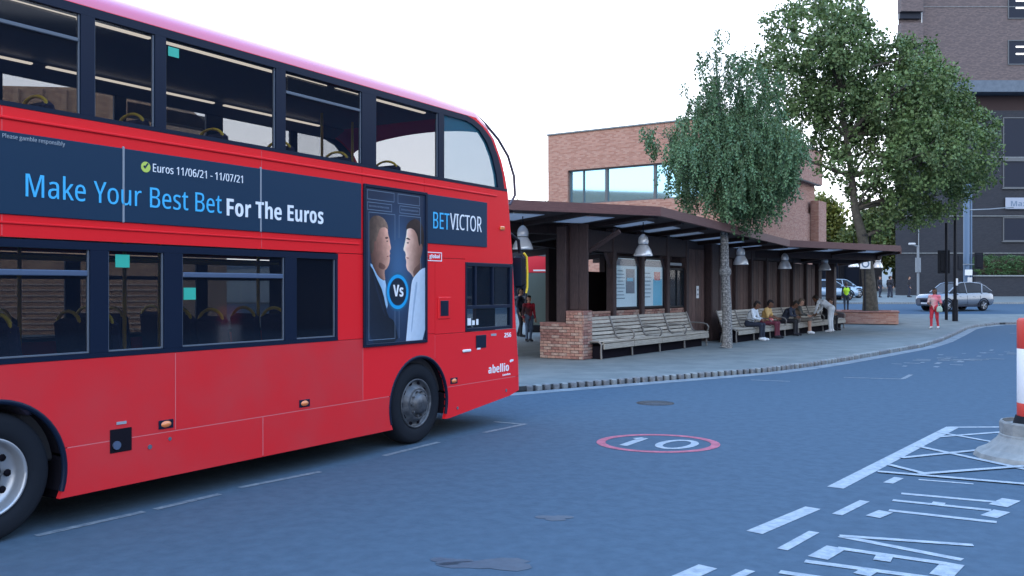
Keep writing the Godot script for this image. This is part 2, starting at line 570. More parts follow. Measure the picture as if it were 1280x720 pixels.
func make_ground():
	var road := setting("road")
	put("road_surface", ground_sheet(rect(-400, -700, 400, 60), 0.0, 40.0), M.asphalt, road)
	var kl := kerb_line()
	var vis := PackedVector2Array()
	for i in range(1, kl.size()): vis.append(kl[i])
	put("gutter_strip", ground_sheet(band(vis, 0.06, 0.40), 0.004), M.gutter, road)
	# forecourt pavement and its kerb
	var pv := kl.duplicate()
	pv.append_array(PackedVector2Array([Vector2(75, -52.6), Vector2(-70, -52.6), Vector2(-70, -6.45)]))
	var pavement := setting("pavement")
	put("pavement_surface", ground_sheet(pv, PAVE), M.paving, pavement)
	var back := Geo.new()
	back.facing(Vector3(-70, 0.2, -52.6), Vector3(75, 0.2, -52.6), Vector3(75, PAVE + rise(-52.6), -52.6), Vector3(-70, PAVE + rise(-52.6), -52.6), Vector3(0, 0, -1))
	put("pavement_edge", back, M.concrete, pavement)
	var kerb := setting("kerb")
	var sett_meshes := []
	for k in 4: sett_meshes.append(bx(Vector3.ZERO, Vector3(0.125 + 0.006 * (k % 2), 0.15, 0.15 + 0.008 * k), 0.018).done())
	var stone_mesh := bx(Vector3.ZERO, Vector3(0.9, 0.16, 0.16), 0.02).done()
	put("kerb_bed", ground_sheet(band(kl, -0.16, 0.02), 0.03), M.mortar, kerb)
	var bed := Geo.new()
	for i in kl.size() - 1:
		bed.facing(Vector3(kl[i].x, -0.02 + rise(kl[i].y), kl[i].y), Vector3(kl[i + 1].x, -0.02 + rise(kl[i + 1].y), kl[i + 1].y), Vector3(kl[i + 1].x, PAVE - 0.004 + rise(kl[i + 1].y), kl[i + 1].y), Vector3(kl[i].x, PAVE - 0.004 + rise(kl[i].y), kl[i].y), Vector3(1, 0, 1))
	put("kerb_backing", bed, M.mortar, kerb)
	# setts along the near stretch, long kerbstones beyond, hidden ones behind the bus
	var d := 0.0
	var pts := []
	for i in kl.size() - 1:
		var a := kl[i]
		var b := kl[i + 1]
		var len := a.distance_to(b)
		while d < len:
			var p := a.lerp(b, d / len)
			var small := p.x > -0.4 and p.x < 9.2
			pts.append([p, (b - a).normalized(), small])
			d += 0.2 if small else 0.92
		d -= len
	for q in pts:
		var p: Vector2 = q[0]
		var t: Vector2 = q[1]
		if p.x < -3.0 or p.x > 45.0: continue
		var n := Vector2(-t.y, t.x)
		var c: Vector2 = p - n * 0.035 if q[2] else p - n * 0.05
		var o := put("kerb_block", sett_meshes[rng.randi() % 4] if q[2] else stone_mesh, M.sett if rng.randf() < 0.7 else M.concrete, kerb, Vector3(c.x, PAVE - 0.068 + rise(c.y) + rng.randf_range(-0.006, 0.006), c.y))
		o.rotation.y = atan2(-t.y, t.x) + rng.randf_range(-0.03, 0.03)
	# far side of the road beyond the forecourt
	var far := setting("far_pavement")
	put("pavement_surface", ground_sheet(rect(-90, -400, 200, -67), PAVE + 0.02), M.paving, far)
	var fe := Geo.new()
	fe.span(Vector3(-90, rise(-67) - 0.1, -67.15), Vector3(200, rise(-67) + 0.135, -66.95), 0.02)
	put("kerb_stone", fe, M.concrete, far)
	make_markings(road)

func mark(road: Node, called: String, poly: PackedVector2Array, mat: Material, lift := 0.004):
	put(called, ground_sheet(poly, lift), mat, road)

func V2(a) -> Vector2:
	return Vector2(a[0], a[1])

func make_markings(road: Node):
	# the speed roundel: a red ring round a white 10
	var ring := PackedVector2Array()
	var c := Vector2(1.74, -10.97)
	for i in 49:
		var a := TAU * i / 48.0
		ring.append(c + Vector2(cos(a) * 0.75, sin(a) * 0.68))
	for i in 49:
		var a := TAU * (48 - i) / 48.0
		ring.append(c + Vector2(cos(a) * 0.655, sin(a) * 0.585))
	var g := Geo.new()
	for i in 48:
		var q := []
		for n in [i, i + 1]:
			var a: float = TAU * n / 48.0
			q.append(Vector3(c.x + cos(a) * 0.73, 0.004, c.y + sin(a) * 0.66))
			q.append(Vector3(c.x + cos(a) * 0.625, 0.004, c.y + sin(a) * 0.555))
		g.facing(q[0], q[2], q[3], q[1], Vector3.UP)
	var rd := sub("speed_roundel", road)
	put("red_ring", g, M.red_road_paint, rd)
	put("figure_one", ground_sheet(strip(Vector2(1.30, -10.78), Vector2(1.63, -11.32), 0.11), 0.0045), M.road_paint, rd)
	put("figure_one_flag", ground_sheet(strip(Vector2(1.62, -11.30), Vector2(1.50, -11.24), 0.10), 0.0085), M.road_paint, rd)
	var z := Geo.new()
	var zc := Vector2(1.95, -10.87)
	var zu := Vector2(0.5623, -0.8269)
	var zv := Vector2(0.8269, 0.5623)
	for i in 32:
		var q := []
		for n in [i, i + 1]:
			var a: float = TAU * n / 32.0
			var e := zv * cos(a) * 0.23 + zu * sin(a) * 0.36
			var f := zv * cos(a) * 0.135 + zu * sin(a) * 0.27
			q.append(Vector3(zc.x + e.x, 0.0045, zc.y + e.y))
			q.append(Vector3(zc.x + f.x, 0.0045, zc.y + f.y))
		z.facing(q[0], q[2], q[3], q[1], Vector3.UP)
	put("figure_nought", z, M.road_paint, rd)
	# box of crossed lines round the bollard
	var bxm := sub("hatched_box", road)
	for a in [[2.99, -8.51, 5.84, -12.2, 0.15], [5.8, -12.2, 8.6, -12.25, 0.09], [5.25, -11.39, 6.9, -12.03, 0.075], [5.45, -11.78, 5.98, -10.5, 0.075], [4.73, -10.72, 5.3, -9.15, 0.085], [4.22, -9.98, 5.9, -10.72, 0.075], [3.93, -9.59, 4.11, -9.1, 0.075], [3.67, -9.23, 4.9, -8.6, 0.085], [4.03, -9.1, 5.9, -9.70, 0.08]]:
		put("box_line", ground_sheet(strip(Vector2(a[0], a[1]), Vector2(a[2], a[3]), a[4]), 0.004 + 0.0012 * bxm.get_child_count()), M.road_paint, bxm)
	# dashes and worn letters in the near lane
	for a in [[3.56, -8.71, 3.77, -8.96, 0.09], [2.65, -7.5, 3.06, -7.98, 0.085], [1.91, -6.5, 2.29, -6.97, 0.08], [1.83, -6.95, 2.53, -7.73, 0.135], [1.03, -5.8, 1.30, -6.10, 0.14], [1.38, -5.82, 1.56, -6.02, 0.07], [3.92, -8.87, 4.35, -8.67, 0.05]]:
		mark(road, "lane_dash", strip(Vector2(a[0], a[1]), Vector2(a[2], a[3]), a[4]), M.road_paint)
	var lt := sub("road_lettering", road)
	for a in [[3.5, -8.27, 4.2, -7.93, 0.075], [4.12, -7.80, 4.36, -8.03, 0.15], [3.31, -8.0, 3.98, -7.64, 0.075], [3.60, -7.80, 3.68, -7.92, 0.10], [3.85, -7.43, 4.06, -7.62, 0.13], [3.13, -7.64, 3.82, -7.25, 0.075], [2.91, -7.42, 3.09, -7.60, 0.12], [2.44, -6.85, 3.31, -6.6, 0.065], [2.44, -6.85, 3.06, -6.25, 0.075], [2.09, -6.29, 2.31, -6.55, 0.14], [2.31, -6.53, 2.91, -6.16, 0.075], [2.50, -6.22, 2.58, -6.36, 0.11], [2.75, -5.90, 2.96, -6.17, 0.14], [1.98, -6.22, 2.66, -5.86, 0.075], [2.25, -5.92, 2.34, -6.02, 0.11], [1.74, -5.98, 2.2, -5.72, 0.075]]:
		put("letter_stroke", ground_sheet(strip(Vector2(a[0], a[1]), Vector2(a[2], a[3]), a[4]), 0.004 + 0.0008 * (lt.get_child_count() % 4)), M.road_paint, lt)
	# the bay line beside the bus, in worn pieces
	for a in [[-1.41, -10.13, -0.88, -11.02], [-0.36, -11.75, 0.19, -12.51], [-2.52, -8.51, -1.93, -9.25], [-3.55, -6.86, -3.04, -7.6], [-2.98, -7.68, -2.62, -8.25]]:
		mark(road, "bay_line", strip(Vector2(a[0], a[1]), Vector2(a[2], a[3]), 0.075), M.old_road_paint)
	mark(road, "bay_line", strip(Vector2(0.15, -12.47), Vector2(-0.25, -12.70), 0.07), M.old_road_paint, 0.005)
	# another bay ahead and letters worn to flecks
	mark(road, "bay_line", strip(Vector2(6.85, -19.0), Vector2(7.95, -18.66), 0.09), M.old_road_paint)
	mark(road, "bay_line", strip(Vector2(7.95, -18.70), Vector2(8.5, -19.6), 0.09), M.old_road_paint, 0.005)
	mark(road, "bay_line", strip(Vector2(4.8, -18.5), Vector2(5.5, -18.2), 0.08), M.old_road_paint)
	var worn_letters := sub("worn_road_lettering", road)
	for k in 34:
		var u := rng.randf_range(0, 1)
		var p := Vector2(9.0, -21.6).lerp(Vector2(15.2, -27.6), u) + Vector2(rng.randf_range(-0.7, 0.9), rng.randf_range(-0.5, 0.7))
		var dd: Vector2 = (Vector2(0.83, 0.56) if k % 3 else Vector2(0.56, -0.83)) * rng.randf_range(0.15, 0.5)
		put("letter_fleck", ground_sheet(strip(p, p + dd, rng.randf_range(0.08, 0.16)), 0.004 + 0.001 * (k % 4)), M.old_road_paint, worn_letters)
	for k in 16:
		var p := Vector2(rng.randf_range(19.5, 26.0), rng.randf_range(-41.2, -37.5))
		put("letter_fleck", ground_sheet(strip(p, p + Vector2(rng.randf_range(0.3, 0.9), rng.randf_range(-0.1, 0.3)), 0.2), 0.004 + 0.001 * (k % 4)), M.old_road_paint, worn_letters)
	# ironwork and tar
	var mh := sub("manhole_cover", road)
	var lid := Geo.new()
	lid.lathe([Vector2(0.30, 0.0), Vector2(0.30, 0.006), Vector2(0.0, 0.008)], 28, Transform3D(Basis(), Vector3(2.3, 0, -14.77)))
	put("lid", lid, M.cast_iron, mh)
	for a in [[-0.12, -6.15, 0.30, 0.13], [-0.42, -6.22, 0.13, 0.08], [0.35, -7.4, 0.14, 0.08], [5.3, -6.3, 0.1, 0.07]]:
		var p := PackedVector2Array()
		for i in 22:
			var t := TAU * i / 22.0
			var r := 1.0 + 0.25 * sin(t * 3.0 + a[0] * 9.0) + rng.randf_range(-0.15, 0.15)
			p.append(Vector2(a[0] + cos(t) * a[2] * r, a[1] + sin(t) * a[3] * r))
		mark(road, "tar_patch", p, M.tar, 0.003)

# ------------------------------------------------------------------ the double-decker bus
# x runs forwards from the front axle, y up from the road, z out of the bus's right-hand side (the side the photo shows)
const PROFILE := [[-7.55, 0.30], [-7.55, 3.6], [-7.45, 3.92], [-7.2, 4.06], [1.2, 4.06], [1.45, 3.95], [1.66, 3.80], [1.82, 3.58], [1.92, 3.36], [1.985, 3.16], [2.05, 2.7], [2.12, 2.2], [2.2, 1.4], [2.26, 0.9], [2.28, 0.42], [2.05, 0.37], [0.62, 0.235], [-7.0, 0.245]]
const WIDE := 2.5

func bus_outline() -> PackedVector2Array:
	var p := PackedVector2Array()
	for a in PROFILE: p.append(Vector2(a[0], a[1]))
	return p

func panel_shape(r: PackedVector2Array) -> Array:
	var out := []
	for a in Geometry2D.intersect_polygons(r, bus_outline()):
		for b in Geometry2D.clip_polygons(a, circle(Vector2(0.0, 0.47), 0.565)):
			for c in Geometry2D.clip_polygons(b, circle(Vector2(-5.07, 0.47), 0.565)):
				out.append(c)
	return out

func bus_panel(bus: Node, called: String, x0: float, x1: float, y0: float, y1: float, z0: float, z1: float, mat: Material) -> MeshInstance3D:
	var g := Geo.new()
	for p in panel_shape(rect(x0, y0, x1, y1)): g.prism(p, z0, z1)
	return put(called, g, mat, bus)

func bus_wheel(bus: Node, x: float, z: float, turn: float, dished: bool):
	var w := sub("wheel", bus, Vector3(x, 0.48, z), turn)
	var xf := Transform3D(Basis(Vector3.RIGHT, PI / 2), Vector3.ZERO)   # y of the lathe becomes z, outwards
	var t := Geo.new()
	t.lathe([Vector2(0.29, -0.27), Vector2(0.40, -0.28), Vector2(0.462, -0.25), Vector2(0.478, -0.20), Vector2(0.48, -0.06), Vector2(0.462, -0.015), Vector2(0.43, 0.0), Vector2(0.36, 0.004), Vector2(0.295, -0.012), Vector2(0.285, -0.04)], 48, xf)
	put("tyre", t, M.rubber, w)
	var r := Geo.new()
	if dished:
		r.lathe([Vector2(0.29, -0.03), Vector2(0.292, 0.0), Vector2(0.28, 0.006), Vector2(0.268, -0.01), Vector2(0.255, -0.07), Vector2(0.235, -0.10), Vector2(0.15, -0.125), Vector2(0.145, -0.115)], 48, xf)
	else:
		r.lathe([Vector2(0.29, -0.03), Vector2(0.292, -0.004), Vector2(0.28, 0.002), Vector2(0.268, -0.02), Vector2(0.262, -0.05), Vector2(0.225, -0.035), Vector2(0.20, 0.012), Vector2(0.175, 0.03), Vector2(0.165, 0.024)], 48, xf)
	put("rim", r, M.rim_silver if dished else M.dirty_steel, w)
	var h := Geo.new()
	if dished:
		h.lathe([Vector2(0.15, -0.122), Vector2(0.145, -0.09), Vector2(0.11, -0.07), Vector2(0.10, -0.02), Vector2(0.06, 0.0), Vector2(0.0, 0.004)], 32, xf)
	else:
		h.lathe([Vector2(0.168, 0.0), Vector2(0.165, 0.026), Vector2(0.12, 0.022), Vector2(0.112, 0.062), Vector2(0.09, 0.085), Vector2(0.0, 0.09)], 32, xf)
	put("hub", h, M.dirty_steel, w)
	for k in 10:
		var a := TAU * k / 10.0
		var c := Vector3(cos(a), sin(a), 0)
		var q := c * (0.2 if dished else 0.238)
		q.z = -0.106 if dished else -0.038
		var hole := Geo.new()
		hole.lathe([Vector2(0.028, -0.002), Vector2(0.028, 0.003), Vector2(0.0, 0.003)], 10, Transform3D(Basis(Vector3.RIGHT, PI / 2) * Basis(Vector3.BACK, 0.0), q))
		put("hand_hole", hole, M.dark_interior, w)
		var nut := Geo.new()
		var p := c * (0.128 if dished else 0.146)
		p.z = -0.09 if dished else 0.035
		nut.tube([p - Vector3(0, 0, 0.015), p + Vector3(0, 0, 0.018)], 0.014, 6)
		put("wheel_nut", nut, M.dirty_steel, w)

func bus_seat(bus: Node, x: float, y: float, z: float, low := 1.0):
	var s := sub("seat_pair", bus, Vector3(x, y, z))
	s.scale.y = low
	for k in [-0.22, 0.22]:
		put("cushion", bx(Vector3(0.05, 0.44, k), Vector3(0.44, 0.10, 0.42), 0.04), M.moquette, s)
		var b := Geo.new()
		b.box(Vector3(-0.20, 0.76, k), Vector3(0.09, 0.66, 0.41), 0.04, Basis(Vector3.BACK, 0.12))
		put("seat_back", b, M.moquette, s)
		var h := Geo.new()
		var pts := []
		for i in 13:
			var a := PI * i / 12.0
			pts.append(Vector3(-0.25, 1.02 + 0.13 * sin(a), k - 0.17 * cos(a)))
		h.tube(pts, 0.017, 6)
		put("grab_handle", h, M.yellow_rail, s)
	put("seat_frame", bx(Vector3(0.0, 0.2, 0.0), Vector3(0.32, 0.38, 0.7), 0.02), M.bus_floor, s)

func fill_poly(im: Image, poly: Array, c0: Color, c1: Color, grain := 0.0):
	var w := im.get_width()
	var h := im.get_height()
	var p := PackedVector2Array()
	for i in poly.size():        # round the outline off
		var a := V2(poly[i])
		var b := V2(poly[(i + 1) % poly.size()])
		p.append(a.lerp(b, 0.22)); p.append(a.lerp(b, 0.78))
	var n := FastNoiseLite.new()
	n.frequency = 0.03
	var y0 := 1.0
	var y1 := 0.0
	for q in p: y0 = minf(y0, q.y); y1 = maxf(y1, q.y)
	for y in range(maxi(0, int(y0 * h)), mini(h, int(y1 * h) + 1)):
		var fy := (y + 0.5) / h
		var xs := []
		for i in p.size():
			var a := p[i]
			var b := p[(i + 1) % p.size()]
			if (a.y <= fy) != (b.y <= fy): xs.append(a.x + (b.x - a.x) * (fy - a.y) / (b.y - a.y))
		xs.sort()
		for k in range(0, xs.size() - 1, 2):
			for x in range(maxi(0, int(xs[k] * w)), mini(w, int(xs[k + 1] * w))):
				var c := c0.lerp(c1, clampf((float(x) / w - xs[k]) / maxf(xs[k + 1] - xs[k], 0.01), 0, 1))
				var t := 1.0 + grain * n.get_noise_2d(x, y)
				im.set_pixel(x, y, Color(c.r * t, c.g * t, c.b * t))

func soften(im: Image) -> Image:
	var w := im.get_width()
	var h := im.get_height()
	im.resize(w / 2, h / 2, Image.INTERPOLATE_LANCZOS)
	im.resize(w, h, Image.INTERPOLATE_CUBIC)
	return im

# the printed poster of two men in profile, nose to nose
func portrait_print() -> ImageTexture:
	var w := 420
	var h := 660
	var im := Image.create(w, h, false, Image.FORMAT_RGB8)
	for y in h:
		for x in w:
			var glow := exp(-pow((x / float(w) - 0.53) * 4.0, 2.0)) * exp(-pow((y / float(h) - 0.5) * 3.0, 2.0))
			im.set_pixel(x, y, Color(0.10, 0.16, 0.25).lerp(Color(0.24, 0.38, 0.52), glow))
	var suit := Color(0.085, 0.125, 0.19)
	fill_poly(im, [[0.06, 0.48], [0.14, 0.50], [0.25, 0.57], [0.33, 0.60], [0.36, 0.80], [0.27, 0.70], [0.15, 0.57]], Color(0.50, 0.66, 0.78), Color(0.72, 0.82, 0.90), 0.04)
	fill_poly(im, [[0.063, 0.299], [0.099, 0.236], [0.207, 0.207], [0.315, 0.218], [0.355, 0.253], [0.36, 0.29], [0.385, 0.322], [0.392, 0.345], [0.412, 0.382], [0.385, 0.397], [0.396, 0.418], [0.380, 0.431], [0.394, 0.446], [0.376, 0.488], [0.342, 0.515], [0.297, 0.529], [0.318, 0.60], [0.207, 0.575], [0.099, 0.49], [0.072, 0.402]], Color(0.46, 0.30, 0.25), Color(0.74, 0.55, 0.47), 0.09)
	fill_poly(im, [[0.045, 0.30], [0.05, 0.22], [0.117, 0.178], [0.207, 0.172], [0.297, 0.19], [0.351, 0.224], [0.365, 0.262], [0.31, 0.243], [0.23, 0.255], [0.20, 0.29], [0.165, 0.34], [0.15, 0.38], [0.10, 0.43], [0.063, 0.40]], Color(0.30, 0.23, 0.20), Color(0.46, 0.37, 0.31), 0.21)
	fill_poly(im, [[0.135, 0.345], [0.17, 0.335], [0.185, 0.37], [0.165, 0.415], [0.14, 0.40]], Color(0.52, 0.33, 0.28), Color(0.60, 0.42, 0.36), 0.06)
	fill_poly(im, [[0.30, 0.315], [0.345, 0.305], [0.37, 0.315], [0.33, 0.322]], Color(0.28, 0.19, 0.16), Color(0.26, 0.17, 0.15))
	fill_poly(im, [[0.325, 0.335], [0.36, 0.33], [0.352, 0.342]], Color(0.18, 0.13, 0.12), Color(0.2, 0.15, 0.14))
	fill_poly(im, [[0.34, 0.433], [0.385, 0.430], [0.34, 0.441]], Color(0.45, 0.22, 0.2), Color(0.45, 0.22, 0.2))
	fill_poly(im, [[0.22, 0.47], [0.33, 0.50], [0.29, 0.525], [0.2, 0.51]], Color(0.38, 0.24, 0.20), Color(0.50, 0.34, 0.29), 0.06)
	fill_poly(im, [[0.03, 0.50], [0.099, 0.505], [0.171, 0.575], [0.279, 0.668], [0.35, 0.83], [0.47, 0.86], [0.54, 1.01], [0.03, 1.01]], suit, Color(0.06, 0.085, 0.13), 0.07)
	fill_poly(im, [[0.12, 0.53], [0.19, 0.60], [0.30, 0.74], [0.335, 0.85], [0.24, 0.75], [0.16, 0.64]], Color(0.12, 0.17, 0.25), Color(0.055, 0.08, 0.12), 0.06)
	fill_poly(im, [[0.703, 0.224], [0.793, 0.213], [0.883, 0.276], [0.96, 0.322], [0.945, 0.402], [0.91, 0.448], [0.937, 0.52], [0.793, 0.575], [0.745, 0.543], [0.685, 0.525], [0.66, 0.494], [0.668, 0.462], [0.648, 0.438], [0.658, 0.42], [0.646, 0.399], [0.612, 0.387], [0.642, 0.335], [0.66, 0.299], [0.676, 0.247]], Color(0.84, 0.68, 0.60), Color(0.56, 0.38, 0.31), 0.07)
	fill_poly(im, [[0.66, 0.25], [0.675, 0.213], [0.739, 0.185], [0.82, 0.168], [0.901, 0.18], [0.965, 0.224], [0.985, 0.30], [0.965, 0.37], [0.935, 0.34], [0.90, 0.36], [0.878, 0.33], [0.86, 0.28], [0.80, 0.243], [0.73, 0.235]], Color(0.14, 0.10, 0.09), Color(0.24, 0.17, 0.15), 0.18)
	fill_poly(im, [[0.90, 0.345], [0.94, 0.335], [0.96, 0.37], [0.93, 0.425], [0.905, 0.41]], Color(0.66, 0.46, 0.40), Color(0.54, 0.36, 0.30), 0.06)
	fill_poly(im, [[0.655, 0.308], [0.70, 0.302], [0.745, 0.318], [0.70, 0.316]], Color(0.2, 0.13, 0.11), Color(0.2, 0.13, 0.11))
	fill_poly(im, [[0.668, 0.336], [0.71, 0.332], [0.70, 0.345]], Color(0.14, 0.10, 0.10), Color(0.2, 0.14, 0.13))
	fill_poly(im, [[0.655, 0.435], [0.71, 0.437], [0.70, 0.447]], Color(0.55, 0.28, 0.25), Color(0.5, 0.26, 0.23))
	fill_poly(im, [[0.78, 0.52], [0.93, 0.46], [0.94, 0.52], [0.80, 0.575]], Color(0.50, 0.34, 0.28), Color(0.44, 0.29, 0.24), 0.06)
	fill_poly(im, [[0.76, 0.60], [0.80, 0.565], [0.93, 0.51], [1.02, 0.50], [1.02, 1.02], [0.655, 1.02], [0.68, 0.92], [0.71, 0.78], [0.74, 0.68]], Color(0.80, 0.85, 0.90), Color(0.66, 0.73, 0.80), 0.03)
	fill_poly(im, [[0.83, 0.60], [0.87, 0.60], [0.80, 0.80], [0.76, 0.95], [0.745, 0.93], [0.79, 0.74]], Color(0.62, 0.70, 0.78), Color(0.58, 0.66, 0.75), 0.03)
	for s in [[0.25, 0.36, 0.17, 0.20, 1.0], [0.78, 0.37, 0.17, 0.21, -1.0]]:
		for y in range(int(0.15 * h), int(0.62 * h)):
			for x in range(int((s[0] - 0.22) * w), mini(w, int((s[0] + 0.22) * w))):
				var c := im.get_pixel(x, y)
				if c.r < c.b * 1.02: continue
				var dx: float = (x / float(w) - s[0]) / s[2]
				var dy: float = (y / float(h) - s[1]) / s[3]
				var k: float = 1.06 + 0.30 * clampf(dx * s[4], -1.0, 1.0) - 0.16 * clampf(dy, -1.0, 1.0) + 0.05 * sin(x * 0.9 + sin(y * 0.35) * 2.0) * (1.0 if c.get_luminance() < 0.33 else 0.25)
				im.set_pixel(x, y, Color(c.r * k, c.g * k, c.b * k))
	im = soften(im)
	# frames and the illegible small print in them
	var line := Color(0.40, 0.47, 0.54)
	for r in [[0.03, 0.015, 0.46, 0.075], [0.03, 0.092, 0.42, 0.142], [0.05, 0.155, 0.475, 0.978], [0.52, 0.015, 0.90, 0.080], [0.55, 0.092, 0.90, 0.142], [0.54, 0.155, 0.92, 0.978]]:
		var x0 := int(r[0] * w); var y0 := int(r[1] * h); var x1 := int(r[2] * w); var y1 := int(r[3] * h)
		var tall: bool = r[3] > 0.5
		for k in 3:
			for x in range(x0, x1):
				im.set_pixel(x, y0 + k, line)
				if not tall or x < w * 0.52: im.set_pixel(x, y1 - k, line)
			for y in range(y0, y1):
				if not tall or im.get_pixel(x0 + k, y).get_luminance() < 0.3: im.set_pixel(x0 + k, y, line)
				if not tall or im.get_pixel(x1 - k, y).get_luminance() < 0.3: im.set_pixel(x1 - k, y, line)
		if r[1] > 0.09 and not tall:
			for k in 17:
				for x in range(x0 + 12 + k * 8, mini(x0 + 16 + k * 8, x1 - 8)):
					for y in range(y0 + 13, y1 - 12):
						if (x * 7 + y * 3 + k * k) % 5 < 3: im.set_pixel(x, y, Color(0.55, 0.61, 0.67))
	# the ring in the middle
	for y in h:
		for x in w:
			var d := Vector2((x / float(w) - 0.52) * 1.11, (y / float(h) - 0.667) * 1.74).length()
			if d < 0.235:
				var c := Color(0.14, 0.36, 0.48)
				if d < 0.200: c = Color(0.08, 0.62, 0.85) if d > 0.160 else Color(0.05, 0.22, 0.34)
				if d < 0.150: c = Color(0.06, 0.13, 0.20)
				im.set_pixel(x, y, im.get_pixel(x, y).lerp(c, clampf((0.235 - d) / 0.03, 0.0, 0.85 if d > 0.2 else 1.0)))
	return ImageTexture.create_from_image(im)

func make_bus():
	var N := Vector3(0.8555, 0, 0.5178)
	var bus := thing("double_decker_bus", "red double decker bus with dark advertising banner along its side", "bus", Vector3(-1.091, 0, -10.91), BUS_TURN)
	var t := 0.045
	var far := -WIDE
	# lower panels with open seams between them
	for a in [[-7.6, -5.073], [-5.067, -2.49], [-2.48, -0.003], [0.003, 2.3]]:
		bus_panel(bus, "skirt_panel", a[0], a[1], 0.2, 0.618, -t, 0.0, M.bus_red if a[0] > 0.0 else M.bus_red_dusty)
	for a in [[-7.6, -5.62], [-5.61, -3.494], [-3.486, -1.034], [-1.026, 0.30]]:
		bus_panel(bus, "lower_panel", a[0], a[1], 0.626, 1.295, -t, 0.0, M.bus_red_dusty if a[0] < -1.1 else M.bus_red)
	bus_panel(bus, "cab_panel", 0.306, 2.3, 0.626, 1.285, -t, 0.0, M.bus_red)
	bus_panel(bus, "side_panel", -1.435, 0.30, 1.30, 2.215, -t, -0.001, M.bus_red)
	bus_panel(bus, "side_panel", 0.306, 0.955, 1.29, 2.215, -t, -0.001, M.bus_red)
	bus_panel(bus, "cab_pillar", 2.125, 2.3, 1.29, 2.215, -t, -0.001, M.bus_red)
	for a in [[-7.6, -5.0], [-4.995, -2.505], [-2.5, -1.05], [-1.045, 0.08], [0.086, 2.3]]:
		bus_panel(bus, "belt_panel", a[0], a[1], 2.222, 3.168, -t, 0.0, M.bus_red)
	put("belt_moulding", bx(Vector3(-2.9, 3.085, 0.008), Vector3(9.2, 0.022, 0.016), 0.006), M.bus_red, bus)
	put("belt_moulding", bx(Vector3(-4.3, 2.325, 0.006), Vector3(6.4, 0.018, 0.012), 0.005), M.bus_red, bus)
	for a in [[-3.49, 0.63, 1.29], [-1.03, 0.63, 1.29], [0.303, 1.0, 1.28], [-2.485, 0.25, 0.615], [-4.998, 2.23, 3.16], [-2.502, 2.23, 3.16]]:
		put("panel_seam", bx(Vector3(a[0], (a[1] + a[2]) / 2, -0.004), Vector3(0.010, a[2] - a[1], 0.006)), M.seam_pale, bus)
	for a in [[-4.49, -0.58], [0.58, 2.2]]:
		put("panel_seam", bx(Vector3((a[0] + a[1]) / 2, 0.622, -0.004), Vector3(a[1] - a[0], 0.010, 0.006)), M.seam_pale, bus)
	# window bands: dark surround, pillars, panes, opening tops
	for side in 2:
		var z1 := 0.004 if side == 0 else far + t
		var z0 := -0.05 if side == 0 else far - 0.004
		var zg := -0.022 if side == 0 else far + 0.022
		var lower_end := -1.435 if side == 0 else 0.7
		bus_panel(bus, "window_surround", -7.5, lower_end, 2.150, 2.21, z0, z1, M.bus_black)
		bus_panel(bus, "window_surround", -7.5, lower_end, 1.298, 1.335, z0, z1, M.bus_black)
		var pil := [[-7.5, -7.35], [-5.9, -5.74], [-4.3, -4.14], [-3.61, -3.42], [-2.2, -2.04], [-1.47, -1.437]] if side == 0 else [[-7.5, -7.35], [-5.9, -5.74], [-4.3, -4.14], [-2.9, -2.75], [-1.2, -1.05], [0.55, 0.7]]
		for a in pil: bus_panel(bus, "window_pillar", a[0], a[1], 1.336, 2.149, z0, z1, M.bus_black)
		for i in pil.size() - 1:
			var w := bus_panel(bus, "window", pil[i][1], pil[i + 1][0], 1.336, 2.149, zg - 0.004, zg + 0.004, M.lower_glass)
			var x0: float = pil[i][1]
			var x1: float = pil[i + 1][0]
			var gasket := Geo.new()
			for e in [[x0, x0 + 0.014, 1.337, 2.148], [x1 - 0.014, x1, 1.337, 2.148], [x0 + 0.014, x1 - 0.014, 1.337, 1.351]]:
				gasket.span(Vector3(e[0], e[2], zg - 0.012), Vector3(e[1], e[3], zg + 0.014), 0.002)
			put("window_gasket", gasket, M.grey_trim, w)
			if x1 - x0 > 1.0:
				put("opening_bar", bx(Vector3((x0 + x1) / 2, 1.965, zg + 0.01), Vector3(x1 - x0 - 0.03, 0.045, 0.02), 0.006), M.hopper_blue, w)
		bus_panel(bus, "window_surround", -7.5, 0.998, 3.985, 4.055, z0, z1, M.bus_black)
		bus_panel(bus, "window_surround", -7.5, 1.98, 3.17, 3.205, z0, z1, M.bus_black)
		var up := [[-7.5, -7.3], [-5.9, -5.75], [-4.38, -4.26], [-3.70, -3.59], [-2.32, -2.19], [-1.05, -0.81], [0.37, 0.49]]
		for a in up: bus_panel(bus, "window_pillar", a[0], a[1], 3.206, 3.984, z0, z1, M.bus_black)
		for i in up.size() - 1:
			var x0: float = up[i][1]
			var x1: float = up[i + 1][0]
			var w := bus_panel(bus, "window", x0, x1, 3.206, 3.984, zg - 0.004, zg + 0.004, M.bus_glass)
			var gasket := Geo.new()
			for e in [[x0, x0 + 0.013, 3.207, 3.983], [x1 - 0.013, x1, 3.207, 3.983]]:
				gasket.span(Vector3(e[0], e[2], zg - 0.012), Vector3(e[1], e[3], zg + 0.013), 0.002)
			put("window_gasket", gasket, M.grey_trim, w)
			if i in [1, 4]:
				put("opening_light", bx(Vector3((x0 + x1) / 2, 3.87, zg + 0.008), Vector3(x1 - x0 - 0.06, 0.155, 0.012), 0.004), M.bus_vent_glass, w)
				put("opening_bar", bx(Vector3((x0 + x1) / 2, 3.78, zg + 0.01), Vector3(x1 - x0 - 0.03, 0.03, 0.02), 0.005), M.grey_trim, w)
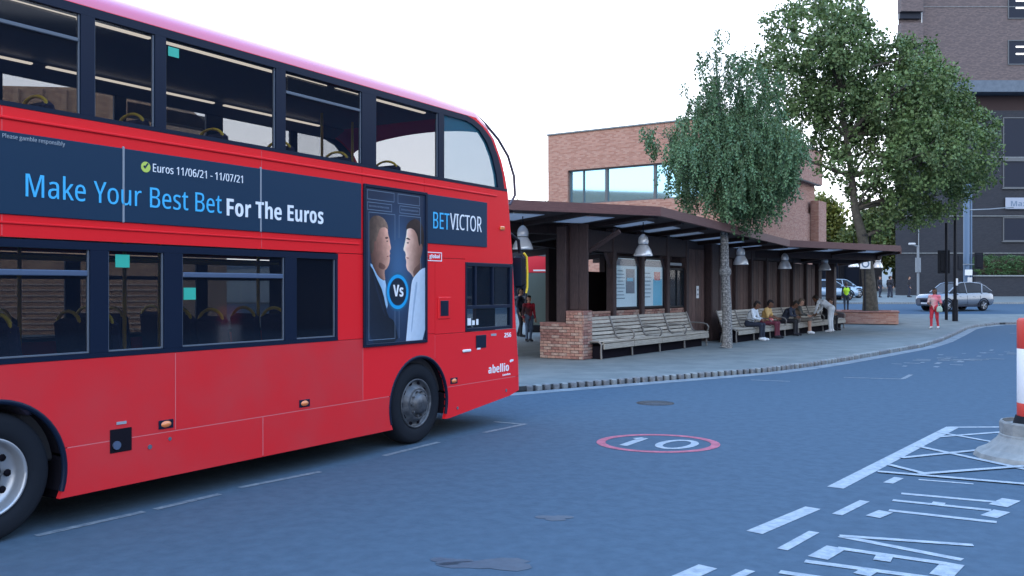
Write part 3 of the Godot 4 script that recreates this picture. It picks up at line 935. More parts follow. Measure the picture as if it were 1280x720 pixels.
		# the front quarter window with its curved top
		var q := PackedVector2Array([Vector2(0.49, 3.206), Vector2(1.74, 3.206), Vector2(1.70, 3.38), Vector2(1.60, 3.60), Vector2(1.46, 3.78), Vector2(1.28, 3.91), Vector2(1.10, 3.965), Vector2(0.95, 3.984), Vector2(0.49, 3.984)])
		var qg := Geo.new()
		qg.prism(q, zg - 0.004, zg + 0.004)
		put("quarter_window", qg, M.screen_glass, bus)
		var rim := Geo.new()
		var ring := PackedVector2Array([Vector2(1.90, 3.206), Vector2(1.85, 3.40), Vector2(1.74, 3.62), Vector2(1.57, 3.84), Vector2(1.36, 3.96), Vector2(1.15, 4.03), Vector2(1.0, 4.055), Vector2(1.0, 3.979), Vector2(1.10, 3.966), Vector2(1.28, 3.911), Vector2(1.46, 3.78), Vector2(1.60, 3.60), Vector2(1.70, 3.38), Vector2(1.74, 3.206)])
		rim.prism(ring, z0, z1)
		put("quarter_window_surround", rim, M.bus_black, bus)
		var edge := Geo.new()
		for p in Geometry2D.clip_polygons(bus_outline(), PackedVector2Array([Vector2(-8, 3.0), Vector2(1.90, 3.0), Vector2(1.90, 3.206), Vector2(1.85, 3.40), Vector2(1.74, 3.62), Vector2(1.57, 3.84), Vector2(1.36, 3.96), Vector2(1.15, 4.03), Vector2(1.0, 4.056), Vector2(-8, 4.056)])):
			for r in Geometry2D.intersect_polygons(p, rect(-7.6, 3.17, 2.5, 4.2)): edge.prism(r, -t if side == 0 else far, 0.001 if side == 0 else far + t)
		put("roof_edge", edge, M.bus_red, bus)
	# driver's window
	var dw := sub("cab_window", bus)
	var fr := Geo.new()
	for a in [[0.96, 0.995, 1.295, 2.18], [2.05, 2.115, 1.295, 2.16], [0.995, 2.05, 1.295, 1.335], [0.995, 2.05, 2.13, 2.18], [0.995, 2.05, 1.58, 1.625], [1.18, 1.215, 1.625, 2.13], [1.60, 1.63, 1.625, 2.13]]:
		fr.span(Vector3(a[0], a[2], -0.05), Vector3(a[1], a[3], 0.008), 0.005)
	put("frame", fr, M.bus_black, dw)
	put("upper_pane", bx(Vector3(1.52, 1.88, -0.02), Vector3(1.05, 0.5, 0.008)), M.bus_glass, dw)
	put("lower_pane", bx(Vector3(1.52, 1.455, -0.018), Vector3(1.05, 0.24, 0.008)), M.bus_glass, dw)
	for a in [[1.06, 0.10, 0.09], [1.16, 0.07, 0.06], [1.25, 0.06, 0.075]]: put("sticker", bx(Vector3(a[0], 1.37 + a[2] / 2, -0.010), Vector3(a[1] * 0.8, a[2], 0.004)), M.white_print, dw)
	bus_panel(bus, "cab_header", 0.955, 2.3, 2.182, 2.222, -t, -0.001, M.bus_red)
	# small fittings
	var v := sub("vent_flap", bus)
	put("flap_frame", bx(Vector3(0.49, 1.605, 0.004), Vector3(0.26, 0.27, 0.016), 0.006), M.bus_red, v)
	put("flap_grille", bx(Vector3(0.485, 1.60, 0.010), Vector3(0.17, 0.19, 0.014), 0.004), M.bus_black, v)
	put("door_handle", bx(Vector3(0.97, 1.05, 0.014), Vector3(0.18, 0.035, 0.028), 0.01), M.plastic_white, bus)
	var lock := sub("fuel_flap", bus)
	put("flap", bx(Vector3(1.32, 1.15, 0.004), Vector3(0.24, 0.17, 0.012), 0.005), M.bus_black, lock)
	put("latch", bx(Vector3(1.26, 1.06, 0.006), Vector3(0.08, 0.025, 0.01), 0.003), M.white_print, lock)
	var filler := sub("filler_recess", bus)
	put("recess", bx(Vector3(-4.025, 0.615, 0.002), Vector3(0.2, 0.19, 0.008), 0.003), M.dark_interior, filler)
	put("filler_cap", cyl(Vector3(-4.07, 0.58, 0.01), 0.035, 0.02, 14, Vector3.BACK), M.hopper_blue, filler)
	put("label_strip", bx(Vector3(-4.02, 0.755, 0.002), Vector3(0.09, 0.022, 0.006)), M.grey_print, filler)
	for x in [-3.59, -1.93, 0.70]:
		var mk := sub("side_marker", bus, Vector3(x, 0.69, 0.0))
		var mg := Geo.new()
		mg.lathe([Vector2(0.0, 0.028), Vector2(0.03, 0.022), Vector2(0.045, 0.0)], 16, Transform3D(Basis(Vector3.RIGHT, PI / 2).scaled(Vector3(1.3, 0.7, 1)), Vector3.ZERO))
		put("lens", mg, M.amber_lens, mk)
		put("bezel", bx(Vector3(0, 0, 0.003), Vector3(0.15, 0.075, 0.008), 0.003), M.bus_black, mk)
	for a in [[-3.75, 0.52, 0.02], [-3.55, 0.56, 0.016], [0.78, 0.34, 0.02], [1.95, 0.45, 0.022]]:
		put("fixing_screw", cyl(Vector3(a[0], a[1], 0.002), a[2], 0.008, 10, Vector3.BACK), M.grey_trim, bus)
	put("corner_lamp", bx(Vector3(1.83, 2.66, 0.014), Vector3(0.11, 0.055, 0.03), 0.012), M.amber_lens, bus)
	for x in [0.0, -5.07]:
		var lip := Geo.new()
		var pts := []
		for i in 33:
			var a := PI * (-0.14 + 1.28 * i / 32.0)
			var p := Vector3(x + cos(a) * 0.565, 0.47 + sin(a) * 0.565, -0.012)
			if p.y > 0.25: pts.append(p)
		lip.tube(pts, 0.022, 6)
		put("wheel_arch_lip", lip, M.bus_black, bus)
		var well := Geo.new()
		for i in pts.size() - 1:
			var a: Vector3 = pts[i]
			var b: Vector3 = pts[i + 1]
			well.quad(a, b, b - Vector3(0, 0, 0.55), a - Vector3(0, 0, 0.55), Vector3(x, 3.0, -0.3), true)
		put("wheel_well", well, M.dark_interior, bus)
	bus_wheel(bus, 0.0, -0.045, 0.0, false)
	bus_wheel(bus, -5.07, -0.045, 0.0, true)
	bus_wheel(bus, 0.0, far + 0.045, PI, false)
	bus_wheel(bus, -5.07, far + 0.045, PI, true)
	put("chassis", bx(Vector3(-2.55, 0.33, far / 2), Vector3(3.9, 0.24, 2.36), 0.02), M.dark_interior, bus)
	put("chassis", bx(Vector3(-6.6, 0.42, far / 2), Vector3(1.8, 0.2, 2.36), 0.02), M.dark_interior, bus)
	put("chassis", bx(Vector3(1.35, 0.42, far / 2), Vector3(1.4, 0.12, 2.3), 0.02), M.dark_interior, bus)
	# the other side
	for a in [[-7.6, -3.5], [-3.49, 0.75]]: bus_panel(bus, "far_side_panel", a[0], a[1], 0.2, 1.296, far, far + t, M.bus_red_dusty)
	bus_panel(bus, "far_side_panel", -7.6, 2.3, 2.222, 3.168, far, far + t, M.bus_red)
	bus_panel(bus, "far_side_panel", 1.95, 2.3, 0.3, 2.22, far, far + t, M.bus_red)
	for x in [0.78, 1.36]:
		var dr := sub("entrance_door", bus)
		var dg := Geo.new()
		for e in [[x, x + 0.05, 0.36, 2.2], [x + 0.52, x + 0.57, 0.36, 2.2], [x + 0.05, x + 0.52, 0.36, 0.5], [x + 0.05, x + 0.52, 2.1, 2.2]]: dg.span(Vector3(e[0], e[2], far), Vector3(e[1], e[3], far + t), 0.006)
		put("door_frame", dg, M.bus_black, dr)
		put("door_pane", bx(Vector3(x + 0.285, 1.3, far + 0.02), Vector3(0.48, 1.6, 0.008)), M.bus_glass, dr)
	# tail
	put("tail_panel", bx(Vector3(-7.53, 2.0, far / 2), Vector3(0.05, 3.4, WIDE - 0.1), 0.02), M.bus_red, bus)
	# nose and roof: one loft round the outline, cut into its panels
	var ez := [[-7.54, 3.66, 0.10, -0.02], [-7.45, 3.92, 0.14, -0.01], [-7.2, 4.06, 0.24, 0.0], [-4.0, 4.06, 0.25, 0.0], [0.2, 4.06, 0.25, 0.0], [1.2, 4.06, 0.24, 0.02], [1.45, 3.95, 0.22, 0.06], [1.66, 3.80, 0.17, 0.12], [1.82, 3.58, 0.10, 0.18], [1.92, 3.36, 0.05, 0.22], [1.985, 3.16, 0.02, 0.24], [2.05, 2.7, 0, 0.25], [2.12, 2.2, 0, 0.26], [2.2, 1.4, 0, 0.27], [2.26, 0.9, 0, 0.28], [2.28, 0.42, 0, 0.27]]
	var cut := [["roof", 0, 7, M.bus_roof_red], ["upper_windscreen", 7, 10, M.screen_glass], ["nose_panel", 10, 12, M.bus_red], ["windscreen", 12, 14, M.screen_glass], ["nose_panel", 14, 15, M.bus_red]]
	var rows := []
	for e in ez:
		var row := []
		for j in 25:
			var f := (1.0 - cos(PI * j / 24.0)) / 2.0
			var s := pow(sin(PI * f), 0.5)
			var dome := sqrt(maxf(0.0, 1.0 - pow(1.0 - 2.0 * f, 2.0)))
			row.append(Vector3(e[0] + e[3] * s, e[1] + e[2] * 1.5 * dome, -WIDE * f))
		rows.append(row)
	for c in cut:
		var g := Geo.new()
		g.sheet(rows.slice(c[1], c[2] + 1), Vector3(-3.0, 1.8, far / 2))
		put(c[0], g, c[3], bus)
	put("destination_display", bx(Vector3(2.2, 2.78, far / 2), Vector3(0.06, 0.32, 1.5), 0.01), M.bus_black, bus)
	for z in [-0.32, far + 0.32]:
		put("headlight", bx(Vector3(2.52, 0.82, z), Vector3(0.08, 0.2, 0.3), 0.03), M.headlamp, bus)
	# decks and linings
	put("lower_deck_floor", bx(Vector3(-2.7, 0.48, far / 2), Vector3(9.5, 0.05, WIDE - 0.84)), M.bus_floor, bus)
	put("upper_deck_floor", bx(Vector3(-2.85, 2.40, far / 2), Vector3(9.2, 0.08, WIDE - 0.12)), M.bus_floor, bus)
	put("lower_ceiling", bx(Vector3(-2.85, 2.335, far / 2), Vector3(9.2, 0.02, WIDE - 0.14)), M.bus_liner, bus)
	put("upper_ceiling", bx(Vector3(-3.15, 4.12, far / 2), Vector3(8.7, 0.02, WIDE - 0.16)), M.bus_liner, bus)
	for z in [-0.16, far + 0.16]:
		var cv := Geo.new()
		cv.box(Vector3(-3.15, 4.045, z), Vector3(8.7, 0.02, 0.22), 0.0, Basis(Vector3.RIGHT, 0.5 if z > -1.0 else -0.5))
		put("ceiling_cove", cv, M.bus_liner, bus)
	for z in [-0.36, far + 0.36]:
		for a in [[-7.1, -5.0], [-4.95, -3.45], [-3.35, -1.2], [-1.1, 0.6]]:
			var ls := sub("strip_light", bus)
			put("tube", bx(Vector3((a[0] + a[1]) / 2, 4.055, z), Vector3(a[1] - a[0] - 0.05, 0.018, 0.045), 0.005), M.strip_light, ls)
	for z in [-0.36, far + 0.36]:
		var al := AreaLight3D.new()
		al.name = "strip_glow"
		al.area_size = Vector2(7.5, 0.05)
		al.light_energy = 0.25
		al.light_color = Color(1, 0.95, 0.88)
		al.shadow_enabled = true
		al.area_range = 8.0
		bus.add_child(al)
		al.position = Vector3(-3.2, 4.04, z)
		al.rotation.x = -PI / 2
	put("stair_casing", bx(Vector3(-0.35, 1.45, -0.62), Vector3(2.0, 1.8, 1.0), 0.03), M.bus_floor, bus)
	put("cab_partition", bx(Vector3(0.72, 1.4, -0.75), Vector3(0.05, 1.75, 1.2), 0.02), M.bus_floor, bus)
	put("driver_seat", bx(Vector3(0.98, 1.25, -0.65), Vector3(0.16, 0.9, 0.5), 0.06), M.moquette, bus)
	put("dashboard", bx(Vector3(1.98, 1.0, -1.0), Vector3(0.35, 0.5, 1.7), 0.06), M.bus_floor, bus)
	put("steering_wheel", cyl(Vector3(1.70, 1.25, -0.65), 0.22, 0.03, 20, Vector3(-0.5, 0.86, 0)), M.rubber, bus)
	for k in 9:
		for z in [-0.52, far + 0.52]: bus_seat(bus, -6.9 + k * 0.86, 2.42, z, 0.8)
	for x in [-6.7, -5.9, -4.6, -3.75, -2.6, -1.8]:
		for z in [-0.52, far + 0.52]:
			if z < -1.0 or x < -1.6: bus_seat(bus, x, 0.50, z)
	for a in [[-4.85, -0.98], [-3.95, -1.55], [-3.28, -0.98], [-2.45, -1.55], [-1.62, -0.98], [0.3, -1.6]]:
		put("yellow_pole", cyl(Vector3(a[0], 1.42, a[1]), 0.018, 1.85, 8), M.yellow_rail, bus)
	for a in [[0.05, -1.6], [0.75, -1.7]]: put("grab_pole", cyl(Vector3(a[0], 3.26, a[1]), 0.018, 1.66, 8), M.yellow_rail, bus)
	for z in [-0.95, -1.55]:
		var rail := Geo.new()
		rail.tube([Vector3(-6.8, 2.12, z), Vector3(0.3, 2.12, z)], 0.017, 6)
		put("yellow_handrail", rail, M.yellow_rail, bus)
	for a in [[-4.0, 2.07], [-3.33, 1.80]]: put("exit_sticker", bx(Vector3(a[0], a[1], -0.014), Vector3(0.13, 0.105, 0.004)), M.green_sticker, bus)
	put("exit_sticker", bx(Vector3(-3.5, 3.88, -0.014), Vector3(0.11, 0.08, 0.004)), M.green_sticker, bus)
	# the branch guard tube over the front corner
	var gt := Geo.new()
	gt.tube([Vector3(1.0, 4.12, -0.28), Vector3(1.12, 4.24, -0.28), Vector3(1.5, 4.235, -0.28), Vector3(1.85, 4.10, -0.27), Vector3(2.15, 3.93, -0.25), Vector3(2.36, 3.72, -0.22), Vector3(2.49, 3.45, -0.2), Vector3(2.52, 3.18, -0.2), Vector3(2.47, 3.05, -0.25), Vector3(2.1, 3.0, -0.3)], 0.019, 8)
	gt.tube([Vector3(1.5, 4.235, -0.28), Vector3(1.45, 4.13, -0.32)], 0.011, 6)
	put("branch_guard", gt, M.guard_grey, bus)
	# mirror on its arm at the front corner
	var mr := sub("mirror", bus)
	var arm := Geo.new()
	arm.tube([Vector3(2.0, 2.56, -0.2), Vector3(2.25, 2.60, -0.1), Vector3(2.38, 2.52, -0.06), Vector3(2.40, 2.34, -0.05)], 0.024, 8)
	put("arm", arm, M.iron_black, mr)
	put("mirror_housing", bx(Vector3(2.40, 2.08, -0.06), Vector3(0.11, 0.46, 0.2), 0.05), M.iron_black, mr)
	var yr := Geo.new()
	yr.tube([Vector3(2.38, 2.34, 0.03), Vector3(2.43, 2.29, 0.045), Vector3(2.445, 2.06, 0.05), Vector3(2.45, 1.86, 0.045), Vector3(2.44, 1.78, 0.03)], 0.016, 6)
	put("yellow_edging", yr, M.yellow_rail, mr)
	put("mirror_glass", bx(Vector3(2.342, 2.08, -0.06), Vector3(0.008, 0.4, 0.15), 0.003), M.window_dark, mr)
	make_bus_prints(bus)

func make_bus_prints(bus: Node):
	var ad := sub("banner", bus)
	for a in [[-7.3, -4.015], [-4.0, -2.53], [-2.515, -1.07]]:
		put("banner_sheet", bx(Vector3((a[0] + a[1]) / 2, 2.685, 0.006), Vector3(a[1] - a[0], 0.60, 0.014), 0.004), M.bus_ad, ad)
	for x in [-4.0075, -2.5225]: put("banner_seam", bx(Vector3(x, 2.69, 0.008), Vector3(0.022, 0.62, 0.018), 0.006), M.seam_grey, ad)
	var z := 0.013
	lettering(ad, "slogan", "Make Your Best Bet", M.cyan_print, -4.83, -3.00, 2.525, 0.168, z, false)
	lettering(ad, "slogan", "For The Euros", M.white_print, -2.94, -1.67, 2.512, 0.155, z, true)
	lettering(ad, "dates", "Euros 11/06/21 - 11/07/21", M.white_print, -3.73, -2.75, 2.825, 0.068, z, false)
	lettering(ad, "small_print", "| Please gamble responsibly", M.grey_print, -5.03, -4.52, 2.935, 0.030, z, false)
	put("badge", cyl(Vector3(-3.80, 2.856, z), 0.045, 0.006, 18, Vector3.BACK), M.lime_print, ad)
	var tick := Geo.new()
	tick.prism(PackedVector2Array([Vector2(-3.825, 2.86), Vector2(-3.808, 2.842), Vector2(-3.775, 2.885), Vector2(-3.785, 2.892), Vector2(-3.809, 2.862), Vector2(-3.817, 2.87)]), z + 0.002, z + 0.006)
	put("badge_tick", tick, M.bus_ad, ad)
	var fb := sub("front_banner", bus)
	put("banner_sheet", bx(Vector3(0.785, 2.682, 0.006), Vector3(1.34, 0.59, 0.014), 0.004), M.bus_ad, fb)
	lettering(fb, "firm_name", "BET", M.cyan_print, 0.245, 0.585, 2.572, 0.20, z, false)
	lettering(fb, "firm_name", "VICTOR", M.white_print, 0.60, 1.315, 2.58, 0.20, z, false)
	# the tall poster panel
	var tp := sub("portrait_poster", bus)
	var fg := Geo.new()
	for e in [[-1.035, -1.0, 1.20, 2.99], [0.09, 0.125, 1.20, 2.99], [-1.0, 0.09, 1.20, 1.235], [-1.0, 0.09, 2.955, 2.99]]: fg.span(Vector3(e[0], e[2], 0.0), Vector3(e[1], e[3], 0.024), 0.004)
	put("poster_frame", fg, M.bus_black, tp)
	var m := flat("portrait", Color.WHITE, 0.35, 0.0, 0.4)
	m.albedo_texture = portrait_print()
	var st := SurfaceTool.new()
	st.begin(Mesh.PRIMITIVE_TRIANGLES)
	for k in [[0, 1], [1, 1], [1, 0], [0, 1], [1, 0], [0, 0]]:
		st.set_normal(Vector3.BACK)
		st.set_uv(Vector2(k[0], 1.0 - k[1]))
		st.add_vertex(Vector3(-1.0 + 1.09 * k[0], 1.235 + 1.72 * k[1], 0.009))
	put("poster_print", st.commit(), m, tp)
	put("poster_backing", bx(Vector3(-0.455, 2.095, 0.004), Vector3(1.09, 1.72, 0.006)), M.bus_ad, tp)
	lettering(tp, "versus", "Vs", M.white_print, -0.52, -0.335, 1.755, 0.13, 0.010, true)
	# company marks
	var wb := sub("firm_plate", bus)
	var wg := Geo.new()
	for e in [[0.14, 0.44, 2.175, 2.185], [0.14, 0.44, 2.275, 2.285], [0.14, 0.15, 2.185, 2.275], [0.43, 0.44, 2.185, 2.275]]: wg.span(Vector3(e[0], e[2], 0.0), Vector3(e[1], e[3], 0.004))
	put("plate_border", wg, M.white_print, wb)
	lettering(wb, "plate_name", "global", M.white_print, 0.185, 0.395, 2.212, 0.045, 0.0, true)
	var lg := sub("operator_logo", bus)
	lettering(lg, "logo_name", "abellio", M.white_print, 1.50, 2.02, 0.715, 0.105, 0.0, true)
	lettering(lg, "logo_line", "London", M.white_print, 1.86, 2.06, 0.655, 0.028, 0.0, true)
	var ar := Geo.new()
	ar.prism(PackedVector2Array([Vector2(2.04, 0.845), Vector2(2.07, 0.865), Vector2(2.14, 0.865), Vector2(2.14, 0.84), Vector2(2.09, 0.835), Vector2(2.06, 0.825)]), 0.001, 0.004)
	put("logo_flash", ar, M.white_print, lg)
	lettering(bus, "fleet_number", "256", M.white_print, 1.90, 2.08, 1.175, 0.062, 0.0, true)
	put("data_label", bx(Vector3(1.63, 1.225, 0.002), Vector3(0.13, 0.03, 0.004)), M.grey_print, bus)

# ------------------------------------------------------------------ the shelter
# a point in the shelter's own axes: x along it, z out to the road, in the same units as the survey
func sh(x: float, y: float, z: float) -> Vector3:
	return SHELTER + U * (x * K) + V * (z * K) + Vector3(0, y * K, 0)

func sl(x: float, y: float, z: float) -> Vector3:
	return Vector3(x, y, z) * K

const FRONT := [[-3.6, 3.70, -18.15], [3.58, 3.78, -22.61], [9.23, 3.40, -30.85], [14.76, 3.40, -35.0]]
const BACK := [[-9.0, 3.35, -25.5], [-1.6, 3.35, -31.0], [4.2, 3.15, -39.0], [15.6, 3.2, -43.5]]

func roof_point(i: int, s: float, t: float, lift := 0.0) -> Vector3:
	var a := Vector3(FRONT[i][0], FRONT[i][1], FRONT[i][2]).lerp(Vector3(FRONT[i + 1][0], FRONT[i + 1][1], FRONT[i + 1][2]), s)
	var b := Vector3(BACK[i][0], BACK[i][1], BACK[i][2]).lerp(Vector3(BACK[i + 1][0], BACK[i + 1][1], BACK[i + 1][2]), s)
	return a.lerp(b, t) + Vector3(0, lift, 0)

func slab(g: Geo, i: int, s0: float, s1: float, t0: float, t1: float, lo: float, hi: float):
	var p := []
	for l in [lo, hi]:
		for k in [[s0, t0], [s1, t0], [s1, t1], [s0, t1]]: p.append(roof_point(i, k[0], k[1], l))
	var c := Vector3.ZERO
	for q in p: c += q / 8.0
	for f in [[0, 1, 2, 3], [4, 5, 6, 7], [0, 1, 5, 4], [1, 2, 6, 5], [2, 3, 7, 6], [3, 0, 4, 7]]: g.quad(p[f[0]], p[f[1]], p[f[2]], p[f[3]], c)

func make_shelter():
	var s := thing("bus_station_shelter", "long brown timber waiting shelter with a faceted flat canopy roof", "shelter")
	var tall := [[0.06, 0.19], [0.04, 0.20], [0.05, 0.18]]
	for i in 3:
		var n: int = [4, 6, 3][i]
		var deck := Geo.new()
		var t0: float = [0.10, 0.095, 0.10][i]
		var t1: float = [0.24, 0.235, 0.22][i]
		slab(deck, i, 0, 1, 0.0, t0, -0.10, 0.0)
		slab(deck, i, 0, 1, t1, 1.0, -0.10, 0.0)
		for k in n:
			var a := (k + 0.27) / n
			var b := (k + 0.73) / n
			slab(deck, i, float(k) / n, a, t0, t1, -0.10, 0.0)
			slab(deck, i, b, float(k + 1) / n, t0, t1, -0.10, 0.0)
			var pn := Geo.new()
			slab(pn, i, a, b, t0, t1, -0.115, -0.103)
			put("rooflight", pn, M.rooflight, s)
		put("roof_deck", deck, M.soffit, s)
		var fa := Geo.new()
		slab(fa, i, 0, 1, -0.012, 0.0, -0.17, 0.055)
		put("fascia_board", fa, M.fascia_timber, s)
		for k in n + 1:
			var r := Geo.new()
			var f := clampf(float(k) / n, 0.01, 0.99)
			slab(r, i, f - 0.05 / n, f + 0.05 / n, 0.012, 0.28, -0.20, -0.10)
			slab(r, i, f - 0.05 / n, f + 0.05 / n, 0.281, 0.98, -0.32, -0.10)
			put("rafter", r, M.timber, s)
		for tt in [0.30, 0.62]:
			var pu := Geo.new()
			slab(pu, i, 0.0, 1.0, tt - 0.012, tt + 0.012, -0.36, -0.11)
			put("purlin", pu, M.timber, s)
	# back edge board of the far end
	var fe := Geo.new()
	fe.box(Vector3(15.2, 3.27, -39.2), Vector3(0.06, 0.24, 8.5), 0.01, Basis(Vector3.UP, -0.098))
	put("fascia_board", fe, M.fascia_timber, s)
	# the framework is set out along the shelter
	var fr := sub("post_row", s, SHELTER, SHELTER_TURN)
	for x in [0.12, 2.5, 4.32, 6.12, 7.62, 10.5, 12.1, 13.8, 15.55, 17.25, 18.97, 20.92]:
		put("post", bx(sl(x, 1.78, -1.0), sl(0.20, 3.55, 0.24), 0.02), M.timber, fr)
	put("post", bx(sl(25.6, 1.70, -1.1), sl(0.42, 3.40, 0.42), 0.03), M.timber, fr)
	for x in [10.5, 15.5, 20.9, 25.6]:
		put("post", bx(sl(x, 1.70, -5.6), sl(0.26, 3.3, 0.26), 0.02), M.timber, fr)
	for x in [-6.4]:
		put("post", bx(sl(x, 1.78, -3.4), sl(0.26, 3.5, 0.26), 0.02), M.timber, fr)
	for a in [[0.22, 7.52, 2.86, 3.45], [10.6, 20.82, 2.95, 3.35]]:
		put("head_beam", bx(sl((a[0] + a[1]) / 2, (a[2] + a[3]) / 2, -1.0), sl(a[1] - a[0], a[3] - a[2], 0.18), 0.02), M.timber, fr)
	for x in [2.5, 4.32, 6.12]:
		for d in [-1, 1]:
			var br := Geo.new()
			br.tube([sl(x, 2.35, -1.0), sl(x + 0.42 * d, 2.86, -1.0)], 0.05, 4)
			put("knee_brace", br, M.timber, fr)
	var bb := Geo.new()
	bb.tube([sl(0.12, 2.5, -0.95), sl(0.12, 3.3, 0.5)], 0.06, 4)
	put("knee_brace", bb, M.timber, fr)
	# brown panelled booth and the boards between the posts beyond it
	var booth := sub("booth", s, SHELTER, SHELTER_TURN)
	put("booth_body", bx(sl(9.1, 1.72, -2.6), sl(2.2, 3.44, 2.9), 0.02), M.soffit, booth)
	for k in 6:
		put("board", bx(sl(8.08 + 0.27 * k, 1.62, -1.13), sl(0.255, 3.1, 0.05), 0.012), M["board_%d" % (k % 3)], booth)
	put("corner_post", bx(sl(9.95, 1.72, -1.0), sl(0.62, 3.44, 0.30), 0.03), M.timber, booth)
	var nt := sub("notice", booth)
	put("notice_sheet", bx(sl(8.9, 1.71, -1.085), sl(0.2, 0.42, 0.02), 0.005), M.plastic_white, nt)
	for k in 2: put("notice_bar", bx(sl(8.9, 1.63 + 0.16 * k, -1.073), sl(0.11, 0.06, 0.012), 0.003), M.grey_print, nt)
	var xs := [10.5, 12.1, 13.8, 15.55, 17.25, 18.97, 20.92, 22.7]
	var wall := sub("board_wall", s, SHELTER, SHELTER_TURN)
	for i in 7:
		var x0: float = xs[i] + 0.12
		var x1: float = xs[i + 1] - 0.12
		var n := 5
		for k in n:
			var w := (x1 - x0) / n
			put("board", bx(sl(x0 + w * (k + 0.5), 1.5, -1.03 + 0.008 * (k % 2)), sl(w - 0.02, 2.86, 0.05), 0.012), M["board_%d" % ((k * 2 + i) % 3)], wall)
		put("rail", bx(sl((x0 + x1) / 2, 0.98, -0.99), sl(x1 - x0, 0.10, 0.04), 0.01), M.timber, wall)
	put("end_panel", bx(sl(22.85, 1.62, -1.0), sl(0.5, 3.2, 0.3), 0.02), M.timber, wall)
	put("pale_panel", bx(sl(11.0, 1.75, -0.985), sl(0.5, 1.5, 0.03), 0.01), M.frame_grey, wall)
	# the low brick wall behind the bench, brick by brick where it shows
	var bw := sub("low_wall", s, SHELTER, SHELTER_TURN)
	put("wall_core", bx(sl(3.85, 0.60, -1.12), sl(7.3, 1.19, 0.20)), M.mortar, bw)
	var bm := []
	for k in 3: bm.append(bx(Vector3.ZERO, sl(0.226, 0.066, 0.05), 0.006).done())
	for row in 7:
		for k in 33:
			var x := 0.30 + 0.236 * k + (0.118 if row % 2 else 0.0)
			if x > 7.5: continue
			put("brick", bm[k % 3], M["brick_%d" % (rng.randi() % 4)], bw, sl(x, 1.165 - 0.076 * row, -1.005) + Vector3(0, 0, rng.randf_range(-0.004, 0.004)))
	# brick pier at the near end
	var pier := sub("brick_pier", s, SHELTER, SHELTER_TURN)
	put("pier_core", bx(sl(0.0, 0.45, -1.03), sl(0.42, 0.90, 1.26)), M.mortar, pier)
	put("pier_core", bx(sl(0.0, 0.60, -0.63), sl(0.42, 1.19, 0.46)), M.mortar, pier)
	var em := bx(Vector3.ZERO, sl(0.05, 0.066, 0.226), 0.006).done()
	var hm := bx(Vector3.ZERO, sl(0.05, 0.066, 0.108), 0.006).done()
	var fm := bx(Vector3.ZERO, sl(0.226, 0.066, 0.05), 0.006).done()
	for row in 16:
		var y := 0.045 + 0.076 * row
		var z0 := -1.67 if y < 0.90 else -0.87
		var z := z0
		var first := row % 2 == 1
		while z < -0.38:
			var half := first or z + 0.226 > -0.37
			var w := 0.108 if half else 0.226
			if z + w > -0.33: break
			put("brick", hm if half else em, M["brick_%d" % (rng.randi() % 4)], pier, sl(-0.225 + rng.randf_range(-0.004, 0.004), y, z + w / 2))
			z += w + 0.010
			first = false
		for k in 2:
			put("brick", fm, M["brick_%d" % (rng.randi() % 4)], pier, sl(-0.115 + 0.236 * k + (0.0 if row % 2 else 0.01), y, -0.385))
	put("coping", bx(sl(0.0, 0.925, -1.29), sl(0.50, 0.05, 0.80), 0.012), M.brick_2, pier)
	put("coping", bx(sl(0.0, 1.235, -0.62), sl(0.50, 0.05, 0.52), 0.012), M.brick_2, pier)
	# boards above the pier
	for k in 2: put("board", bx(sl(0.0, 2.40, -0.76 + 0.28 * k), sl(0.05, 2.25, 0.27), 0.012), M.timber, pier)
	put("post", bx(sl(0.0, 2.2, -1.08), sl(0.30, 2.55, 0.30), 0.02), M.timber, pier)
	# inner back wall of the waiting room with openings
	var bk := sub("inner_wall", s, SHELTER, SHELTER_TURN)
	for a in [[1.6, 2.6, 0.0, 3.3], [5.75, 7.9, 0.0, 3.3], [7.9, 10.4, 0.0, 2.45], [10.5, 23.0, 0.0, 3.2]]:
		put("wall_panel", bx(sl((a[0] + a[1]) / 2, (a[2] + a[3]) / 2, -5.2), sl(a[1] - a[0], a[3] - a[2], 0.14), 0.01), M.soffit, bk)
	# poster cases between the posts
	for i in 2:
		var x0: float = [2.62, 4.44][i]
		var x1: float = [4.20, 6.0][i]
		var pc := thing("poster_case", ["pale blue timetable case left of the other behind the bench", "pale blue timetable case with a solid blue corner behind the bench"][i], "poster case", SHELTER, SHELTER_TURN, "poster cases behind the bench")
		var f := Geo.new()
		for e in [[x0, x0 + 0.06, 1.24, 2.78], [x1 - 0.06, x1, 1.24, 2.78], [x0 + 0.06, x1 - 0.06, 1.24, 1.30], [x0 + 0.06, x1 - 0.06, 2.72, 2.78]]: f.span(sl(e[0], e[2], -1.06), sl(e[1], e[3], -0.98), 0.008)
		put("case_frame", f, M.iron_black, pc)
		put("backing_sheet", bx(sl((x0 + x1) / 2, 2.01, -1.03), sl(x1 - x0 - 0.12, 1.42, 0.02)), M.poster_paper, pc)
		put("header_strip", bx(sl((x0 + x1) / 2, 2.60, -1.015), sl(x1 - x0 - 0.14, 0.2, 0.008)), M.poster_dark, pc)
		if i == 0:
			put("map_sheet", bx(sl(x0 + 1.08, 2.05, -1.015), sl(0.55, 0.72, 0.008)), M.poster_dark, pc)
			put("map_river", bx(sl(x0 + 1.05, 2.1, -1.009), sl(0.38, 0.1, 0.006)), M.poster_blue, pc)
			for k in 9: put("text_line", bx(sl(x0 + 0.45, 2.35 - 0.1 * k, -1.015), sl(0.36 + 0.1 * (k * 7 % 3), 0.03, 0.006)), M.poster_text, pc)
		else:
			put("blue_sheet", bx(sl(x0 + 1.13, 1.72, -1.015), sl(0.62, 0.82, 0.008)), M.poster_blue, pc)
